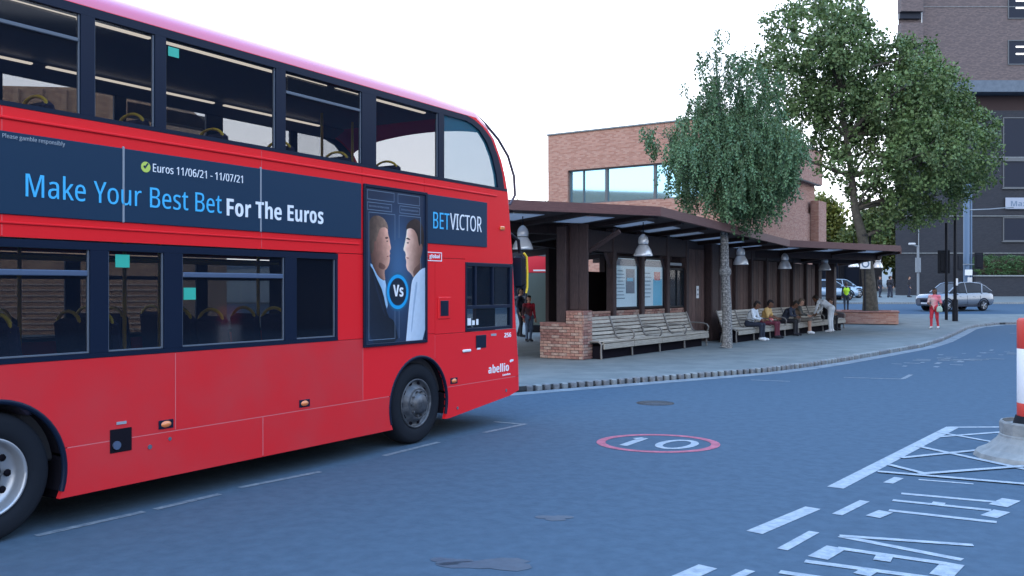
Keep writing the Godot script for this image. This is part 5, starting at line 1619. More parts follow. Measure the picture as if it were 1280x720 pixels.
# ------------------------------------------------------------------ people
# a body is one surface: tapered capsules joined by a smooth minimum and meshed as surface nets
var cloth := FastNoiseLite.new()
func field_mesh(g: Geo, bones: Array, cell: float, soft: float, xf := Transform3D()):
	var lo := Vector3.ONE * 1e9
	var hi := -lo
	for b in bones:
		var m: float = maxf(b[2], b[3]) + soft + cell * 2.0
		lo = lo.min(b[0] - Vector3.ONE * m).min(b[1] - Vector3.ONE * m)
		hi = hi.max(b[0] + Vector3.ONE * m).max(b[1] + Vector3.ONE * m)
	var n := Vector3i(((hi - lo) / cell).ceil()) + Vector3i.ONE * 2
	var f := PackedFloat32Array()
	f.resize(n.x * n.y * n.z)
	f.fill(1.0)
	for b in bones:
		var a: Vector3 = b[0]
		var ab: Vector3 = b[1] - a
		var ll := maxf(ab.length_squared(), 1e-9)
		var ra: float = b[2]
		var dr: float = b[3] - ra
		var m: float = maxf(b[2], b[3]) + soft + cell * 1.5
		var i0 := Vector3i(((a.min(b[1]) - Vector3.ONE * m - lo) / cell).floor()).clamp(Vector3i.ZERO, n - Vector3i.ONE)
		var i1 := Vector3i(((a.max(b[1]) + Vector3.ONE * m - lo) / cell).ceil()).clamp(Vector3i.ZERO, n - Vector3i.ONE)
		for z in range(i0.z, i1.z + 1):
			for y in range(i0.y, i1.y + 1):
				var at := (z * n.y + y) * n.x
				for x in range(i0.x, i1.x + 1):
					var p := lo + Vector3(x, y, z) * cell - a
					var t := clampf(p.dot(ab) / ll, 0.0, 1.0)
					var d := (p - ab * t).length() - ra - dr * t
					var o := f[at + x]
					var h := maxf(soft - absf(d - o), 0.0)
					f[at + x] = minf(d, o) - (h * h / (4.0 * soft) if soft > 0.0 else 0.0)
	var id := {}
	var steps := [0, 1, n.x, n.x + 1, n.x * n.y, n.x * n.y + 1, n.x * n.y + n.x, n.x * n.y + n.x + 1]
	var offs := [Vector3(0, 0, 0), Vector3(1, 0, 0), Vector3(0, 1, 0), Vector3(1, 1, 0), Vector3(0, 0, 1), Vector3(1, 0, 1), Vector3(0, 1, 1), Vector3(1, 1, 1)]
	var edges := [[0, 1], [2, 3], [4, 5], [6, 7], [0, 2], [1, 3], [4, 6], [5, 7], [0, 4], [1, 5], [2, 6], [3, 7]]
	var verts := {}
	var tone := {}
	for z in n.z - 1:
		for y in n.y - 1:
			for x in n.x - 1:
				var i := (z * n.y + y) * n.x + x
				var v := f[i]
				if v > 2.0 * cell or v < -2.0 * cell: continue
				var below := 0
				for s in steps:
					if f[i + s] < 0.0: below += 1
				if below == 0 or below == 8: continue
				var sum := Vector3.ZERO
				var c := 0
				for e in edges:
					var fa := f[i + steps[e[0]]]
					var fb := f[i + steps[e[1]]]
					if (fa < 0.0) != (fb < 0.0):
						sum += offs[e[0]].lerp(offs[e[1]], fa / (fa - fb))
						c += 1
				var p := lo + (Vector3(x, y, z) + sum / c) * cell
				verts[i] = p
				var pn := xf * p
				var weave := 1.0 + cloth.get_noise_3dv(pn * 100.0) * 0.22
				var best := 1e9
				for b in bones:
					var ab: Vector3 = b[1] - b[0]
					var t := clampf((p - b[0]).dot(ab) / maxf(ab.length_squared(), 1e-9), 0.0, 1.0)
					var d: float = (p - b[0] - ab * t).length() - lerpf(b[2], b[3], t)
					if d < best: best = d; tone[i] = Color(b[4].r * weave, b[4].g * weave, b[4].b * weave) if b.size() < 6 else (b[4] as Color).lerp(b[5], clampf(0.5 + cloth.get_noise_3dv(pn * 130.0) * 2.2, 0.0, 1.0))
	var sx := 1
	var sy := n.x
	var sz := n.x * n.y
	g.st.set_smooth_group(0)
	for i in verts:
		for q in [[sx, sy, sz], [sy, sz, sx], [sz, sx, sy]]:
			# the edge from corner i along q[0] is shared by four cells
			if (f[i] < 0.0) == (f[i + q[0]] < 0.0): continue
			var k: Array = [i, i - q[1], i - q[1] - q[2], i - q[2]]
			if not (verts.has(k[1]) and verts.has(k[2]) and verts.has(k[3])): continue
			var order := [0, 1, 2, 0, 2, 3] if f[i] < 0.0 else [0, 2, 1, 0, 3, 2]
			for m in order:
				g.st.set_color(tone[k[m]])
				g.st.add_vertex(xf * verts[k[m]])

func hand_bones(skin: Color, curl: float) -> Array:
	# wrist at the origin, fingers towards -y, palm facing z
	var b := [[Vector3(0, 0.02, 0), Vector3(0, -0.02, 0), 0.026, 0.027, skin], [Vector3(-0.018, -0.03, 0), Vector3(-0.024, -0.085, 0), 0.017, 0.015, skin], [Vector3(0.018, -0.03, 0), Vector3(0.024, -0.085, 0), 0.017, 0.014, skin], [Vector3(0, -0.03, 0), Vector3(0, -0.088, 0), 0.017, 0.015, skin]]
	for k in 4:
		var x := -0.030 + 0.020 * k
		var l: float = [0.040, 0.046, 0.042, 0.032][k]
		var r := 0.0085
		var p := Vector3(x, -0.09, 0)
		var a := 0.25 * curl + 0.04 * k
		for s in 3:
			var q: Vector3 = p + Vector3(0.0, -cos(a), sin(a)) * l * [1.0, 0.7, 0.55][s]
			b.append([p, q, r, r * 0.9, skin])
			p = q
			r *= 0.92
			a += 0.45 * curl
	var tp := Vector3(-0.030, -0.035, 0.006)
	var t1 := tp + Vector3(-0.026, -0.028, 0.012)
	b.append([tp, t1, 0.012, 0.010, skin])
	b.append([t1, t1 + Vector3(-0.008, -0.030, 0.010), 0.010, 0.008, skin])
	return b

func head_bones(skin: Color) -> Array:
	var dark := Color(0.03, 0.022, 0.02)
	var lip := Color(skin.r * 0.8, skin.g * 0.5, skin.b * 0.5)
	return [
		[Vector3(0, 0.055, -0.028), Vector3(0, 0.06, 0.012), 0.088, 0.082, skin], [Vector3(0, 0.0, 0.02), Vector3(0, -0.065, 0.045), 0.066, 0.042, skin],
		[Vector3(0, -0.02, 0.02), Vector3(0, -0.13, -0.03), 0.055, 0.055, skin], [Vector3(0, 0.02, 0.085), Vector3(0, -0.022, 0.108), 0.010, 0.015, skin],
		[Vector3(-0.035, 0.036, 0.078), Vector3(0.035, 0.036, 0.078), 0.014, 0.014, skin], [Vector3(-0.08, 0.018, -0.012), Vector3(-0.084, -0.02, -0.006), 0.014, 0.010, skin],
		[Vector3(0.08, 0.018, -0.012), Vector3(0.084, -0.02, -0.006), 0.014, 0.010, skin], [Vector3(-0.032, 0.012, 0.082), Vector3(-0.029, 0.012, 0.083), 0.0095, 0.0095, dark],
		[Vector3(0.029, 0.012, 0.083), Vector3(0.032, 0.012, 0.083), 0.0095, 0.0095, dark], [Vector3(-0.018, -0.050, 0.083), Vector3(0.018, -0.050, 0.083), 0.009, 0.009, lip]]

func hair_bones(c: Color, long: bool) -> Array:
	var b := [[Vector3(0, 0.085, -0.035), Vector3(0, 0.09, 0.022), 0.084, 0.074, c], [Vector3(-0.045, 0.05, -0.04), Vector3(-0.05, 0.0, -0.05), 0.052, 0.044, c], [Vector3(0.045, 0.05, -0.04), Vector3(0.05, 0.0, -0.05), 0.052, 0.044, c], [Vector3(0, 0.03, -0.065), Vector3(0, -0.03, -0.06), 0.065, 0.05, c]]
	if long: b += [[Vector3(-0.04, 0.0, -0.06), Vector3(-0.05, -0.17, -0.07), 0.05, 0.035, c], [Vector3(0.04, 0.0, -0.06), Vector3(0.05, -0.17, -0.07), 0.05, 0.035, c]]
	return b

# joints: pelvis chest neck head | shoulder elbow wrist (left, right) | hip knee ankle toe (left, right)
func person(label: String, at: Vector3, turn: float, j: Dictionary, c: Dictionary, group := "", look := Basis()) -> Node3D:
	var p := thing("person", label, "person", at, turn, group)
	var bones := []
	var top: Color = c.top
	var legs: Color = c.legs
	bones.append([j.pelvis + Vector3(-0.06, 0, 0), j.pelvis + Vector3(0.06, 0, 0), 0.125, 0.125, legs])
	bones.append([j.pelvis, j.pelvis.lerp(j.chest, 0.55), 0.128, 0.125, top])
	bones.append([j.pelvis.lerp(j.chest, 0.5), j.chest, 0.125, 0.135, top])
	bones.append([j.chest + Vector3(-0.06, 0.0, 0), j.chest + Vector3(0.06, 0.0, 0), 0.125, 0.125, top])
	bones.append([j.chest, j.neck - (j.neck - j.chest) * 0.12, 0.11, 0.065, top])
	bones.append([j.neck, j.neck.lerp(j.head, 0.6), 0.055, 0.052, c.skin])
	for s in 2:
		var sh_: Vector3 = j.shoulder[s]
		bones.append([j.chest.lerp(j.neck, 0.6), sh_, 0.07, 0.068, top])
		bones.append([sh_, j.elbow[s], 0.062, 0.048, top])
		var fore: Color = c.skin if c.get("short_sleeves", false) else top
		bones.append([j.elbow[s], j.elbow[s].lerp(j.wrist[s], 0.9), 0.046, 0.034, fore])
		bones.append([j.elbow[s].lerp(j.wrist[s], 0.85), j.wrist[s], 0.031, 0.026, c.skin])
		bones.append([j.hip[s], j.knee[s], 0.095, 0.066, legs])
		var shin: Color = c.skin if c.get("bare_legs", false) else legs
		bones.append([j.knee[s], j.ankle[s] + Vector3(0, 0.03, 0), 0.062, 0.046, shin])
		bones.append([j.ankle[s] + Vector3(0, -0.02, -0.03), j.toe[s] + Vector3(0, 0.0, 0), 0.047, 0.040, c.shoes])
		bones.append([j.ankle[s] + Vector3(0, 0.02, 0), j.ankle[s] + Vector3(0, -0.03, 0), 0.045, 0.047, c.shoes])
	if c.has("pattern"):
		for b in bones:
			if b[4] == top: b.append(c.pattern)
	var g := Geo.new(true)
	field_mesh(g, bones, 0.017, 0.035)
	var hx := Transform3D(look, j.head)
	field_mesh(g, head_bones(c.skin), 0.0075, 0.012, hx)
	for s in 2:
		var d: Vector3 = (j.wrist[s] - j.elbow[s]).normalized()
		var zf := Vector3(0, 0, 1)
		zf = (zf - d * zf.dot(d)).normalized() if absf(d.z) < 0.95 else (Vector3.UP - d * d.y).normalized()
		var bs := Basis((-d).cross(zf).normalized() * (1.0 if s == 0 else 1.0), -d, zf)
		if s == 1: bs.x = -bs.x
		field_mesh(g, hand_bones(c.skin, c.get("curl", 1.0)), 0.0065, 0.006, Transform3D(bs, j.wrist[s] + d * 0.02))
	put("body", g, M.body, p)
	if c.has("hair"):
		var h := Geo.new(true)
		field_mesh(h, hair_bones(c.hair, c.get("long_hair", false)), 0.010, 0.02, hx)
		put("hair", h, M.body, p)
	return p

func pair(v: Vector3) -> Array:
	return [Vector3(-v.x, v.y, v.z), v]

func standing(stride := 0.0, arms := 0.06) -> Dictionary:
	return {"pelvis": Vector3(0, 0.93, 0), "chest": Vector3(0, 1.24, -0.01), "neck": Vector3(0, 1.46, -0.01), "head": Vector3(0, 1.60, 0.01), "shoulder": pair(Vector3(0.185, 1.39, -0.01)), "elbow": pair(Vector3(0.235, 1.11, -0.03)), "wrist": pair(Vector3(0.235, 0.88, arms)), "hip": pair(Vector3(0.09, 0.90, 0)),
		"knee": [Vector3(-0.10, 0.50, 0.03 + stride * 0.5), Vector3(0.10, 0.50, 0.03 - stride * 0.4)], "ankle": [Vector3(-0.10, 0.09, -0.02 + stride), Vector3(0.10, 0.09, -0.04 - stride)], "toe": [Vector3(-0.12, 0.04, 0.13 + stride), Vector3(0.12, 0.04, 0.11 - stride)]}

func sitting(lean := 0.0, reach := 0.36) -> Dictionary:
	return {"pelvis": Vector3(0, 0.56, 0), "chest": Vector3(0, 0.87, 0.02 + lean * 0.55), "neck": Vector3(0, 1.07 - lean * 0.15, 0.05 + lean), "head": Vector3(0, 1.20 - lean * 0.25, 0.10 + lean * 1.2), "shoulder": pair(Vector3(0.18, 1.01 - lean * 0.15, 0.04 + lean * 0.9)), "elbow": pair(Vector3(0.23, 0.76, 0.14 + lean * 0.7)), "wrist": pair(Vector3(0.09, 0.71, reach)), "hip": pair(Vector3(0.09, 0.54, 0.03)),
		"knee": pair(Vector3(0.13, 0.53, 0.46)), "ankle": pair(Vector3(0.13, 0.09, 0.46)), "toe": pair(Vector3(0.15, 0.04, 0.61))}

func make_people():
	var skin := Color(0.42, 0.24, 0.17)
	var brown := Color(0.16, 0.075, 0.045)
	var dark := Color(0.018, 0.018, 0.024)
	var navy := Color(0.025, 0.032, 0.055)
	var white := Color(0.62, 0.66, 0.70)
	var hairc := Color(0.015, 0.011, 0.01)
	var out := PI / 2 - 0.0
	var road := SHELTER_TURN + 0.0
	var sit := 0.10       # seat line of the long bench
	var down := Basis(Vector3.RIGHT, 0.35)
	# on the long bench, from the birch outwards
	person("person in pale jacket and white shoes sitting at the near end of the long bench", sh(10.85, 0, 0.02), road, sitting(0.16, 0.44), {"top": white, "legs": navy, "shoes": Color(0.75, 0.76, 0.78), "skin": brown, "hair": hairc}, "", down)
	person("person in a mustard yellow top sitting on the long bench beside the pale jacket", sh(12.6, 0, -0.02), road, sitting(0.10, 0.42), {"top": Color(0.58, 0.36, 0.13), "legs": Color(0.16, 0.03, 0.05), "shoes": dark, "skin": brown, "hair": hairc, "short_sleeves": true}, "", down)
	var slump := sitting(0.30, 0.50)
	person("person in dark navy clothes slumped forward on the long bench", sh(14.9, 0, -0.05), road, slump, {"top": navy, "legs": dark, "shoes": dark, "skin": brown, "hair": hairc}, "", Basis(Vector3.RIGHT, 0.6))
	person("person in brown patterned top, shorts and white shoes sitting left of the bending man", sh(16.5, 0, 0.0), road + 0.2, sitting(0.05, 0.38), {"top": Color(0.20, 0.14, 0.10), "pattern": Color(0.04, 0.05, 0.05), "legs": Color(0.14, 0.12, 0.10), "shoes": Color(0.75, 0.76, 0.78), "skin": skin, "hair": Color(0.10, 0.07, 0.05), "bare_legs": true}, "", down)
	var bend := {"pelvis": Vector3(0, 0.95, -0.10), "chest": Vector3(0, 1.16, 0.20), "neck": Vector3(0, 1.27, 0.40), "head": Vector3(0, 1.30, 0.53), "shoulder": pair(Vector3(0.18, 1.20, 0.34)), "elbow": pair(Vector3(0.22, 0.93, 0.42)), "wrist": pair(Vector3(0.14, 0.74, 0.54)), "hip": pair(Vector3(0.09, 0.92, -0.10)), "knee": pair(Vector3(0.10, 0.50, -0.06)), "ankle": pair(Vector3(0.11, 0.09, -0.10)), "toe": pair(Vector3(0.13, 0.04, 0.06))}
	person("man in a white tracksuit standing and bending forward at the long bench", sh(18.5, 0, 0.72), -2.3, bend, {"top": white, "legs": Color(0.60, 0.63, 0.66), "shoes": Color(0.7, 0.7, 0.72), "skin": brown, "hair": hairc}, "", Basis(Vector3.RIGHT, 0.7))
	person("person in black sitting at the far end of the long bench behind the bending man", sh(20.4, 0, 0.02), road - 0.2, sitting(0.12, 0.40), {"top": dark, "legs": dark, "shoes": dark, "skin": skin, "hair": Color(0.06, 0.04, 0.03)}, "", down)
	var rb := thing("shoulder_bag", "dark red bag standing on the long bench beside the person in mustard yellow", "bag", sh(13.55, 0.435, -0.1), road)
	var rg := Geo.new()
	rg.lathe([Vector2(0.0, 0.0), Vector2(0.15, 0.005), Vector2(0.17, 0.06), Vector2(0.155, 0.22), Vector2(0.11, 0.31), Vector2(0.0, 0.32)], 16, Transform3D(Basis().scaled(Vector3(1.1, 1, 0.6)), Vector3.ZERO))
	put("bag_body", rg, M.sign_red, rb)
	var rh := Geo.new()
	rh.tube([Vector3(-0.10, 0.28, 0), Vector3(-0.07, 0.42, 0), Vector3(0.0, 0.47, 0), Vector3(0.07, 0.42, 0), Vector3(0.10, 0.28, 0)], 0.012, 6)
	put("bag_strap", rh, M.bollard_red, rb)
	# the worker and the walkers
	var hv := person("worker in a lime yellow high visibility vest walking away behind the planter", Vector3(20.35, PAVE + rise(-56.0), -56.0), 2.9, standing(0.10), {"top": Color(0.03, 0.05, 0.06), "legs": Color(0.03, 0.04, 0.06), "shoes": dark, "skin": skin, "hair": Color(0.08, 0.06, 0.05)})
	var vest := Geo.new(true)
	var lime := Color(0.55, 0.95, 0.05)
	field_mesh(vest, [[Vector3(0, 0.98, 0), Vector3(0, 1.10, 0), 0.140, 0.138, lime], [Vector3(0, 1.10, 0), Vector3(0, 1.24, -0.01), 0.138, 0.150, lime], [Vector3(-0.07, 1.25, -0.01), Vector3(0.07, 1.25, -0.01), 0.138, 0.138, lime], [Vector3(-0.10, 1.36, -0.01), Vector3(0.10, 1.36, -0.01), 0.085, 0.085, lime]], 0.016, 0.03)
	put("vest", vest, M.body, hv)
	var pw := standing(0.12, 0.05)
	pw.wrist = [Vector3(-0.10, 1.02, 0.24), Vector3(0.24, 0.88, 0.06)]
	pw.elbow = [Vector3(-0.25, 1.10, 0.02), Vector3(0.25, 1.11, -0.04)]
	var pk := person("woman in pink top and red trousers walking near the tall lamp post", Vector3(18.14, PAVE, -39.5), -0.7, pw, {"top": Color(0.66, 0.16, 0.20), "pattern": Color(0.60, 0.42, 0.40), "legs": Color(0.50, 0.03, 0.05), "shoes": Color(0.5, 0.5, 0.5), "skin": brown, "hair": hairc, "long_hair": true, "short_sleeves": true})
	var bag := thing("carrier_bag", "pale green carrier bag held by the woman in pink", "bag", Vector3(18.14, PAVE, -39.5) + Vector3(0.05, 0.0, 0.36))
	var bgm := Geo.new()
	bgm.lathe([Vector2(0.0, 0.72), Vector2(0.10, 0.725), Vector2(0.115, 0.78), Vector2(0.10, 0.90), Vector2(0.07, 0.96), Vector2(0.03, 0.985), Vector2(0.0, 0.985)], 14, Transform3D(Basis().scaled(Vector3(1.2, 1, 0.55)), Vector3.ZERO))
	put("bag_body", bgm, M.pale_green, bag)
	var bh := Geo.new()
	bh.tube([Vector3(-0.06, 0.94, 0), Vector3(-0.04, 1.03, -0.03), Vector3(0.0, 1.06, -0.05), Vector3(0.04, 1.03, -0.03), Vector3(0.06, 0.94, 0)], 0.01, 5)
	put("bag_handle", bh, M.pale_green, bag)
	# by the open end of the shelter
	var rp := person("person in a red top and blue jeans standing behind the brick pier", Vector3(0.55, PAVE, -30.0), 0.4, standing(0.05), {"top": Color(0.55, 0.03, 0.06), "pattern": Color(0.06, 0.02, 0.03), "legs": Color(0.10, 0.15, 0.24), "shoes": dark, "skin": skin, "hair": hairc})
	rp.scale = Vector3.ONE * 0.86
	person("person in dark clothes standing in the shadow behind the bus mirror", Vector3(0.30, PAVE, -33.0), 1.2, standing(0.08), {"top": navy, "legs": dark, "shoes": dark, "skin": skin, "hair": hairc})
	# far group
	var grp := "dark dressed people standing far beyond the planter"
	var f0 := person("dark dressed person leftmost of the far group, right of the plane trunk", Vector3(30.4, PAVE + 0.02 + rise(-76.0), -76.0), 0.5, standing(0.06), {"top": dark, "legs": navy, "shoes": dark, "skin": skin, "hair": hairc}, grp)
	for a in [[31.0, -75.5, 2.2, "dark dressed person second from left in the far group beyond the planter"], [31.7, -77.0, -0.6, "dark dressed person standing close behind another in the far group"], [32.9, -76.2, 1.1, "dark dressed person alone at the tower corner, right of the far group"]]:
		copy(f0, Vector3(a[0], PAVE + 0.02 + rise(a[1]), a[1]), a[2], a[3])

# ------------------------------------------------------------------ cars
func car(label: String, at: Vector3, turn: float, paint: Material, length := 4.75, tall := 1.68) -> Node3D:
	# x towards the nose; built from cross sections along the length
	var c := thing("car", label, "car", at, turn)
	var L := length
	var st := [[-0.5, 0.55, 0.80, 0.66], [-0.495, 0.42, 0.98, 0.80], [-0.46, 0.34, 1.04, 0.88], [-0.36, 0.30, 1.12, 0.915], [-0.1, 0.28, 1.09, 0.92], [0.12, 0.28, 1.06, 0.92], [0.26, 0.28, 1.04, 0.915], [0.36, 0.29, 0.99, 0.91], [0.44, 0.30, 0.95, 0.89], [0.482, 0.32, 0.86, 0.82], [0.5, 0.40, 0.74, 0.72]]
	var rows := []
	var mid := []
	for s in st:
		var x: float = s[0] * L
		var y0: float = s[1]
		var y1: float = s[2] * tall / 1.68
		var w: float = s[3]
		var prof := [[0, y0], [0.80, y0], [0.93, y0 + 0.06], [1.0, lerpf(y0, y1, 0.35)], [1.0, lerpf(y0, y1, 0.62)], [0.965, lerpf(y0, y1, 0.86)], [0.90, y1 - 0.01], [0.80, y1 + 0.02], [0, y1 + 0.045]]
		var row := []
		for q in prof: row.append(Vector3(x, q[1], q[0] * w))
		for k in range(prof.size() - 2, -1, -1): row.append(Vector3(x, prof[k][1], -prof[k][0] * w))
		rows.append(row)
	var g := Geo.new()
	for i in rows.size() - 1: 
		for k in rows[0].size() - 1: g.quad(rows[i][k], rows[i][k + 1], rows[i + 1][k + 1], rows[i + 1][k], Vector3((rows[i][0].x + rows[i + 1][0].x) / 2, 0.62, 0), true)
	for e in [0, rows.size() - 1]:
		for k in rows[0].size() - 1: g.tri(Vector3(rows[e][0].x, 0.62, 0), rows[e][k], rows[e][k + 1], Vector3(0, 0.62, 0))
	put("body_shell", g, paint, c)
	# cabin: glass house with a painted roof and pillars
	var gh := [[-0.465, 1.12, 1.15, 0.76], [-0.36, 1.13, 1.47, 0.70], [-0.26, 1.12, 1.62, 0.67], [-0.12, 1.11, 1.68, 0.665], [0.03, 1.09, 1.66, 0.665], [0.09, 1.09, 1.60, 0.675], [0.26, 1.05, 1.08, 0.74]]
	var cab := Geo.new()
	var rf := Geo.new()
	var pr := []
	for s in gh:
		var k: float = tall / 1.68
		pr.append([s[0] * L, s[1] * k, s[2] * k, s[3]])
	for i in pr.size() - 1:
		var a: Array = pr[i]
		var b: Array = pr[i + 1]
		var inn := Vector3((a[0] + b[0]) / 2, 1.0, 0)
		for s in [-1.0, 1.0]:
			cab.quad(Vector3(a[0], a[1], s * 0.86), Vector3(b[0], b[1], s * 0.86), Vector3(b[0], b[2], s * b[3]), Vector3(a[0], a[2], s * a[3]), inn)
		var dst := rf if i in [2, 3] else cab
		dst.quad(Vector3(a[0], a[2], -a[3]), Vector3(b[0], b[2], -b[3]), Vector3(b[0], b[2], b[3]), Vector3(a[0], a[2], a[3]), inn)
	put("glasshouse", cab, M.car_glass, c)
	var edge := Geo.new()
	for s in [-1.0, 1.0]:
		var rail := []
		for a in pr: rail.append(Vector3(a[0], a[2] + 0.005, s * (a[3] + 0.005)))
		edge.tube(rail, 0.035, 6)
		edge.tube([Vector3(-0.02 * L, 1.02 * tall / 1.68, s * 0.87), Vector3(-0.02 * L, 1.66 * tall / 1.68, s * 0.67)], 0.035, 5)
		edge.tube([Vector3(-0.27 * L, 1.03 * tall / 1.68, s * 0.87), Vector3(-0.31 * L, 1.60 * tall / 1.68, s * 0.68)], 0.05, 5)
	rf.box(Vector3(-0.14 * L, 1.685 * tall / 1.68, 0), Vector3(0.34 * L, 0.03, 1.26), 0.012)
	put("roof", rf, paint, c)
	put("pillars", edge, paint, c)
	for x in [-0.30, 0.305]:
		for s in [-1.0, 1.0]:
			var w := sub("wheel", c, Vector3(x * L, 0.355, s * 0.80))
			var xf := Transform3D(Basis(Vector3.RIGHT, PI / 2 * s), Vector3.ZERO)
			var ty := Geo.new()
			ty.lathe([Vector2(0.23, -0.12), Vector2(0.33, -0.12), Vector2(0.355, -0.08), Vector2(0.355, 0.09), Vector2(0.33, 0.125), Vector2(0.24, 0.13)], 24, xf)
			put("tyre", ty, M.rubber, w)
			var rm := Geo.new()
			rm.lathe([Vector2(0.245, 0.125), Vector2(0.23, 0.12), Vector2(0.21, 0.09), Vector2(0.0, 0.10)], 24, xf)
			put("rim", rm, M.dirty_steel, w)
			for k in 5:
				var sp := Geo.new()
				var a := TAU * k / 5.0
				sp.tube([Vector3(0, 0, 0.115 * s), Vector3(cos(a) * 0.22, sin(a) * 0.22, 0.12 * s)], 0.028, 5)
				put("spoke", sp, M.rim_silver, w)
			var ar := Geo.new()
			var pts := []
			for k in 13: pts.append(Vector3(x * L + cos(PI * k / 12.0) * 0.42, 0.355 + sin(PI * k / 12.0) * 0.42, s * 0.905))
			ar.tube(pts, 0.05, 6)
			put("wheel_arch", ar, M.bus_black, c)
	for s in [-1.0, 1.0]:
		var hl := Geo.new()
		hl.box(Vector3(0.462 * L, 0.74, s * 0.60), Vector3(0.30, 0.13, 0.34), 0.05, Basis(Vector3.UP, s * 0.5))
		put("headlight", hl, M.headlamp, c)
		put("tail_light", bx(Vector3(-0.478 * L, 0.92, s * 0.62), Vector3(0.14, 0.14, 0.34), 0.04), M.tail_lens, c)
		put("door_mirror", bx(Vector3(0.17 * L, 1.06, s * 0.98), Vector3(0.14, 0.13, 0.20), 0.04), paint, c)
		put("sill_trim", bx(Vector3(0.0, 0.31, s * 0.90), Vector3(0.46 * L, 0.10, 0.06), 0.02), M.bus_black, c)
		for x in [-0.145, 0.075]: put("door_handle", bx(Vector3(x * L, 0.90, s * 0.925), Vector3(0.2, 0.03, 0.03), 0.01), M.rim_silver, c)
		for x in [-0.02, 0.20, -0.24]: put("door_gap", bx(Vector3(x * L, 0.66, s * 0.9185), Vector3(0.012, 0.6, 0.012)), M.bus_black, c)
	put("grille", bx(Vector3(0.497 * L, 0.60, 0), Vector3(0.06, 0.30, 0.72), 0.03), M.bus_black, c)
	put("number_plate", bx(Vector3(0.508 * L, 0.48, 0), Vector3(0.03, 0.11, 0.50), 0.008), M.plastic_white, c)
	return c

# ------------------------------------------------------------------ street furniture
func signal_head(p: Node, at: Vector3, turn: float):
	var h := sub("signal_head", p, at, turn)
	put("case", bx(Vector3.ZERO, Vector3(0.32, 1.0, 0.22), 0.03), M.iron_black, h)
	put("backing_board", bx(Vector3(0, 0, -0.06), Vector3(0.58, 1.2, 0.02), 0.008), M.iron_black, h)
	for k in 3:
		var v := Geo.new()
		v.lathe([Vector2(0.115, 0.0), Vector2(0.12, 0.16), Vector2(0.11, 0.16), Vector2(0.105, 0.0)], 14, Transform3D(Basis(Vector3.RIGHT, PI / 2), Vector3(0, 0.31 - 0.31 * k, 0.11)))
		put("visor", v, M.iron_black, h)
		put("lens", cyl(Vector3(0, 0.31 - 0.31 * k, 0.115), 0.10, 0.01, 14, Vector3.BACK), [M.tail_lens, M.amber_lens, M.sign_green_grey][k], h)

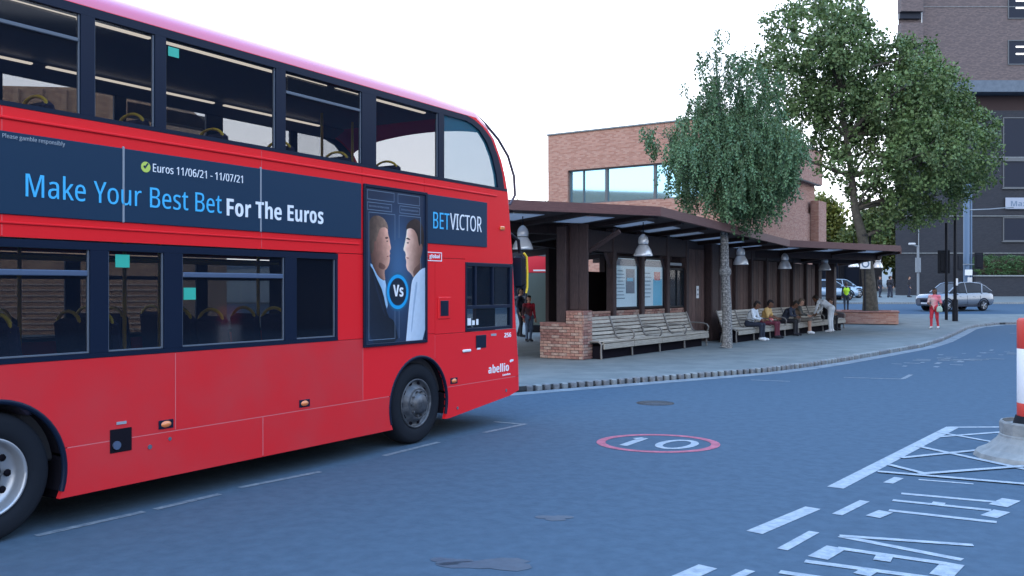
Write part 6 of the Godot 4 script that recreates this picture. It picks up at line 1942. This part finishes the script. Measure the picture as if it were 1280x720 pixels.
func make_street():
	var g := PAVE + rise(-46.5)
	var lp := thing("lamp_post", "tall slim black lamp post standing before the silver car", "lamp post", Vector3(22.4, g, -46.5))
	put("shaft", cyl(Vector3(0, 4.6, 0), 0.085, 7.4, 12, Vector3.UP, 0.06), M.iron_black, lp)
	put("base", cyl(Vector3(0, 0.55, 0), 0.14, 1.1, 14), M.iron_black, lp)
	put("white_plate", bx(Vector3(0.05, 1.98, 0.09), Vector3(0.10, 0.36, 0.02), 0.006), M.plastic_white, lp)
	var ar := Geo.new()
	ar.tube([Vector3(0, 8.25, 0), Vector3(-0.1, 8.6, 0.1), Vector3(-0.6, 8.8, 0.5)], 0.04, 6)
	put("arm", ar, M.iron_black, lp)
	put("lantern", bx(Vector3(-0.8, 8.8, 0.65), Vector3(0.5, 0.12, 0.5), 0.05), M.pole_grey, lp)
	var sp := thing("signal_pole", "thin black pole with a slim signal head left of the lamp post", "traffic signal", Vector3(22.43, PAVE + rise(-47.5), -47.5))
	put("shaft", cyl(Vector3(0, 2.5, 0), 0.075, 5.0, 10), M.iron_black, sp)
	signal_head(sp, Vector3(-0.05, 3.0, -0.16), 2.6)
	# across the road
	var bp := thing("blue_grey_post", "tall blue grey post carrying two black signal heads and a thin arm", "traffic signal", Vector3(33.4, rise(-67.6) + 0.12, -67.6))
	put("shaft", cyl(Vector3(0, 4.6, 0), 0.22, 9.2, 14), M.pole_blue_grey, bp)
	put("shaft", cyl(Vector3(0.32, 4.7, 0.05), 0.07, 9.0, 8), M.pole_blue_grey, bp)
	var arm := Geo.new()
	arm.tube([Vector3(0.1, 6.75, 0.1), Vector3(1.6, 6.8, 0.1), Vector3(3.4, 6.95, 0.1)], 0.05, 6)
	put("arm", arm, M.pole_grey, bp)
	signal_head(bp, Vector3(-0.72, 2.9, 0.35), PI + 0.3)
	signal_head(bp, Vector3(0.72, 3.0, 0.35), PI - 0.3)
	put("bracket", bx(Vector3(0, 2.75, 0.28), Vector3(1.4, 0.06, 0.06), 0.01), M.pole_grey, bp)
	put("white_plate", bx(Vector3(-0.05, 2.15, 0.42), Vector3(0.55, 0.42, 0.03), 0.01), M.plastic_white, bp)
	put("white_plate", bx(Vector3(0.05, 1.55, 0.40), Vector3(0.34, 0.5, 0.03), 0.01), M.stone_white, bp)
	var cp := thing("camera_pole", "grey pole with a small arm left of the silver car", "camera pole", Vector3(30.9, rise(-70.0) + 0.12, -70.0))
	put("shaft", cyl(Vector3(0, 2.1, 0), 0.09, 4.2, 10), M.pole_grey, cp)
	put("collar", cyl(Vector3(0, 2.7, 0), 0.2, 1.1, 10), M.pole_grey, cp)
	var ca := Geo.new()
	ca.tube([Vector3(0, 4.1, 0), Vector3(-0.5, 4.25, 0.1)], 0.05, 6)
	put("arm", ca, M.pole_grey, cp)
	put("camera_case", bx(Vector3(-0.5, 4.3, 0.1), Vector3(0.5, 0.16, 0.2), 0.04), M.stone_white, cp)
	# planter
	var p := thing("brick_planter", "long low reddish brick planter round the foot of the plane tree", "planter", Vector3(17.4, PAVE + rise(-45.2), -45.23), -0.375)
	for e in [[0, 0.27, 1.20, 2.9, 0.28], [0, 0.27, -1.20, 2.9, 0.28]]: put("wall", bx(Vector3(e[0], e[1], e[2]), Vector3(e[3], 0.54, e[4])), M.brick_pale, p)
	for x in [-1.31, 1.31]: put("wall", bx(Vector3(x, 0.27, 0), Vector3(0.28, 0.54, 2.12)), M.brick_pale, p)
	for z in [-1.2, 1.2]: put("coping", bx(Vector3(0, 0.57, z), Vector3(3.0, 0.07, 0.36), 0.015), M.brick_2, p)
	for x in [-1.32, 1.32]: put("coping", bx(Vector3(x, 0.57, 0), Vector3(0.36, 0.07, 2.04), 0.015), M.brick_2, p)
	put("soil", bx(Vector3(0, 0.42, 0), Vector3(2.36, 0.1, 2.12)), M.soil, p)
	var p2 := thing("dark_planter", "darker low planter wall between the far shelter post and the brick planter", "planter", Vector3(15.35, PAVE + rise(-44.6), -44.9), -0.2)
	put("wall", bx(Vector3(0, 0.26, 0), Vector3(1.4, 0.52, 1.6), 0.02), M.timber, p2)
	put("soil", bx(Vector3(0, 0.53, 0), Vector3(1.2, 0.04, 1.4), 0.01), M.soil, p2)
	# the keep-left bollard on its island block
	var b := thing("bollard", "red and white banded bollard on a flared concrete foot", "bollard", Vector3(5.70, 0, -10.0))
	var ft := Geo.new()
	ft.lathe([Vector2(0.62, 0.0), Vector2(0.60, 0.05), Vector2(0.50, 0.10), Vector2(0.41, 0.18), Vector2(0.37, 0.23), Vector2(0.365, 0.25), Vector2(0.355, 0.26), Vector2(0.36, 0.38), Vector2(0.35, 0.40), Vector2(0.335, 0.40), Vector2(0.33, 0.36), Vector2(0.0, 0.36)], 16, Transform3D(), false)
	put("concrete_foot", ft, M.concrete, b)
	put("rubber_socket", cyl(Vector3(0, 0.40, 0), 0.235, 0.12, 24, Vector3.UP, 0.20), M.rubber, b)
	for a in [[0.44, 0.60, "bollard_red"], [0.60, 1.19, "plastic_white"], [1.19, 1.50, "bollard_red"]]:
		var cg := Geo.new()
		cg.lathe([Vector2(0.186, a[0]), Vector2(0.188, a[0] + 0.004), Vector2(0.188, a[1] - 0.004), Vector2(0.186, a[1])], 32)
		put("band", cg, M[a[2]], b)
	put("cap", cyl(Vector3(0, 1.505, 0), 0.184, 0.03, 32, Vector3.UP, 0.17), M.bollard_red, b)
	# cars
	car("silver sport utility car turning across the road before the tower", Vector3(27.9, rise(-58.0), -58.0), 3.50, M.car_silver, 4.85, 1.78)
	car("pale blue car parked farthest away, seen past the freestanding post", Vector3(26.6, rise(-75.0) + 0.12, -75.0), 0.2, M.car_pale_blue, 4.3, 1.5)
	car("pale car parked just beyond the open end of the shelter", Vector3(24.3, rise(-71.0) + 0.12, -71.0), 0.1, M.car_pale_blue, 4.4, 1.5)

func _ready():
	rng.seed = 20210611
	make_view()
	make_materials()
	make_ground()
	make_buildings()
	make_shelter()
	make_bus()
	make_trees()
	make_shelter_things()
	make_street()
	make_people()
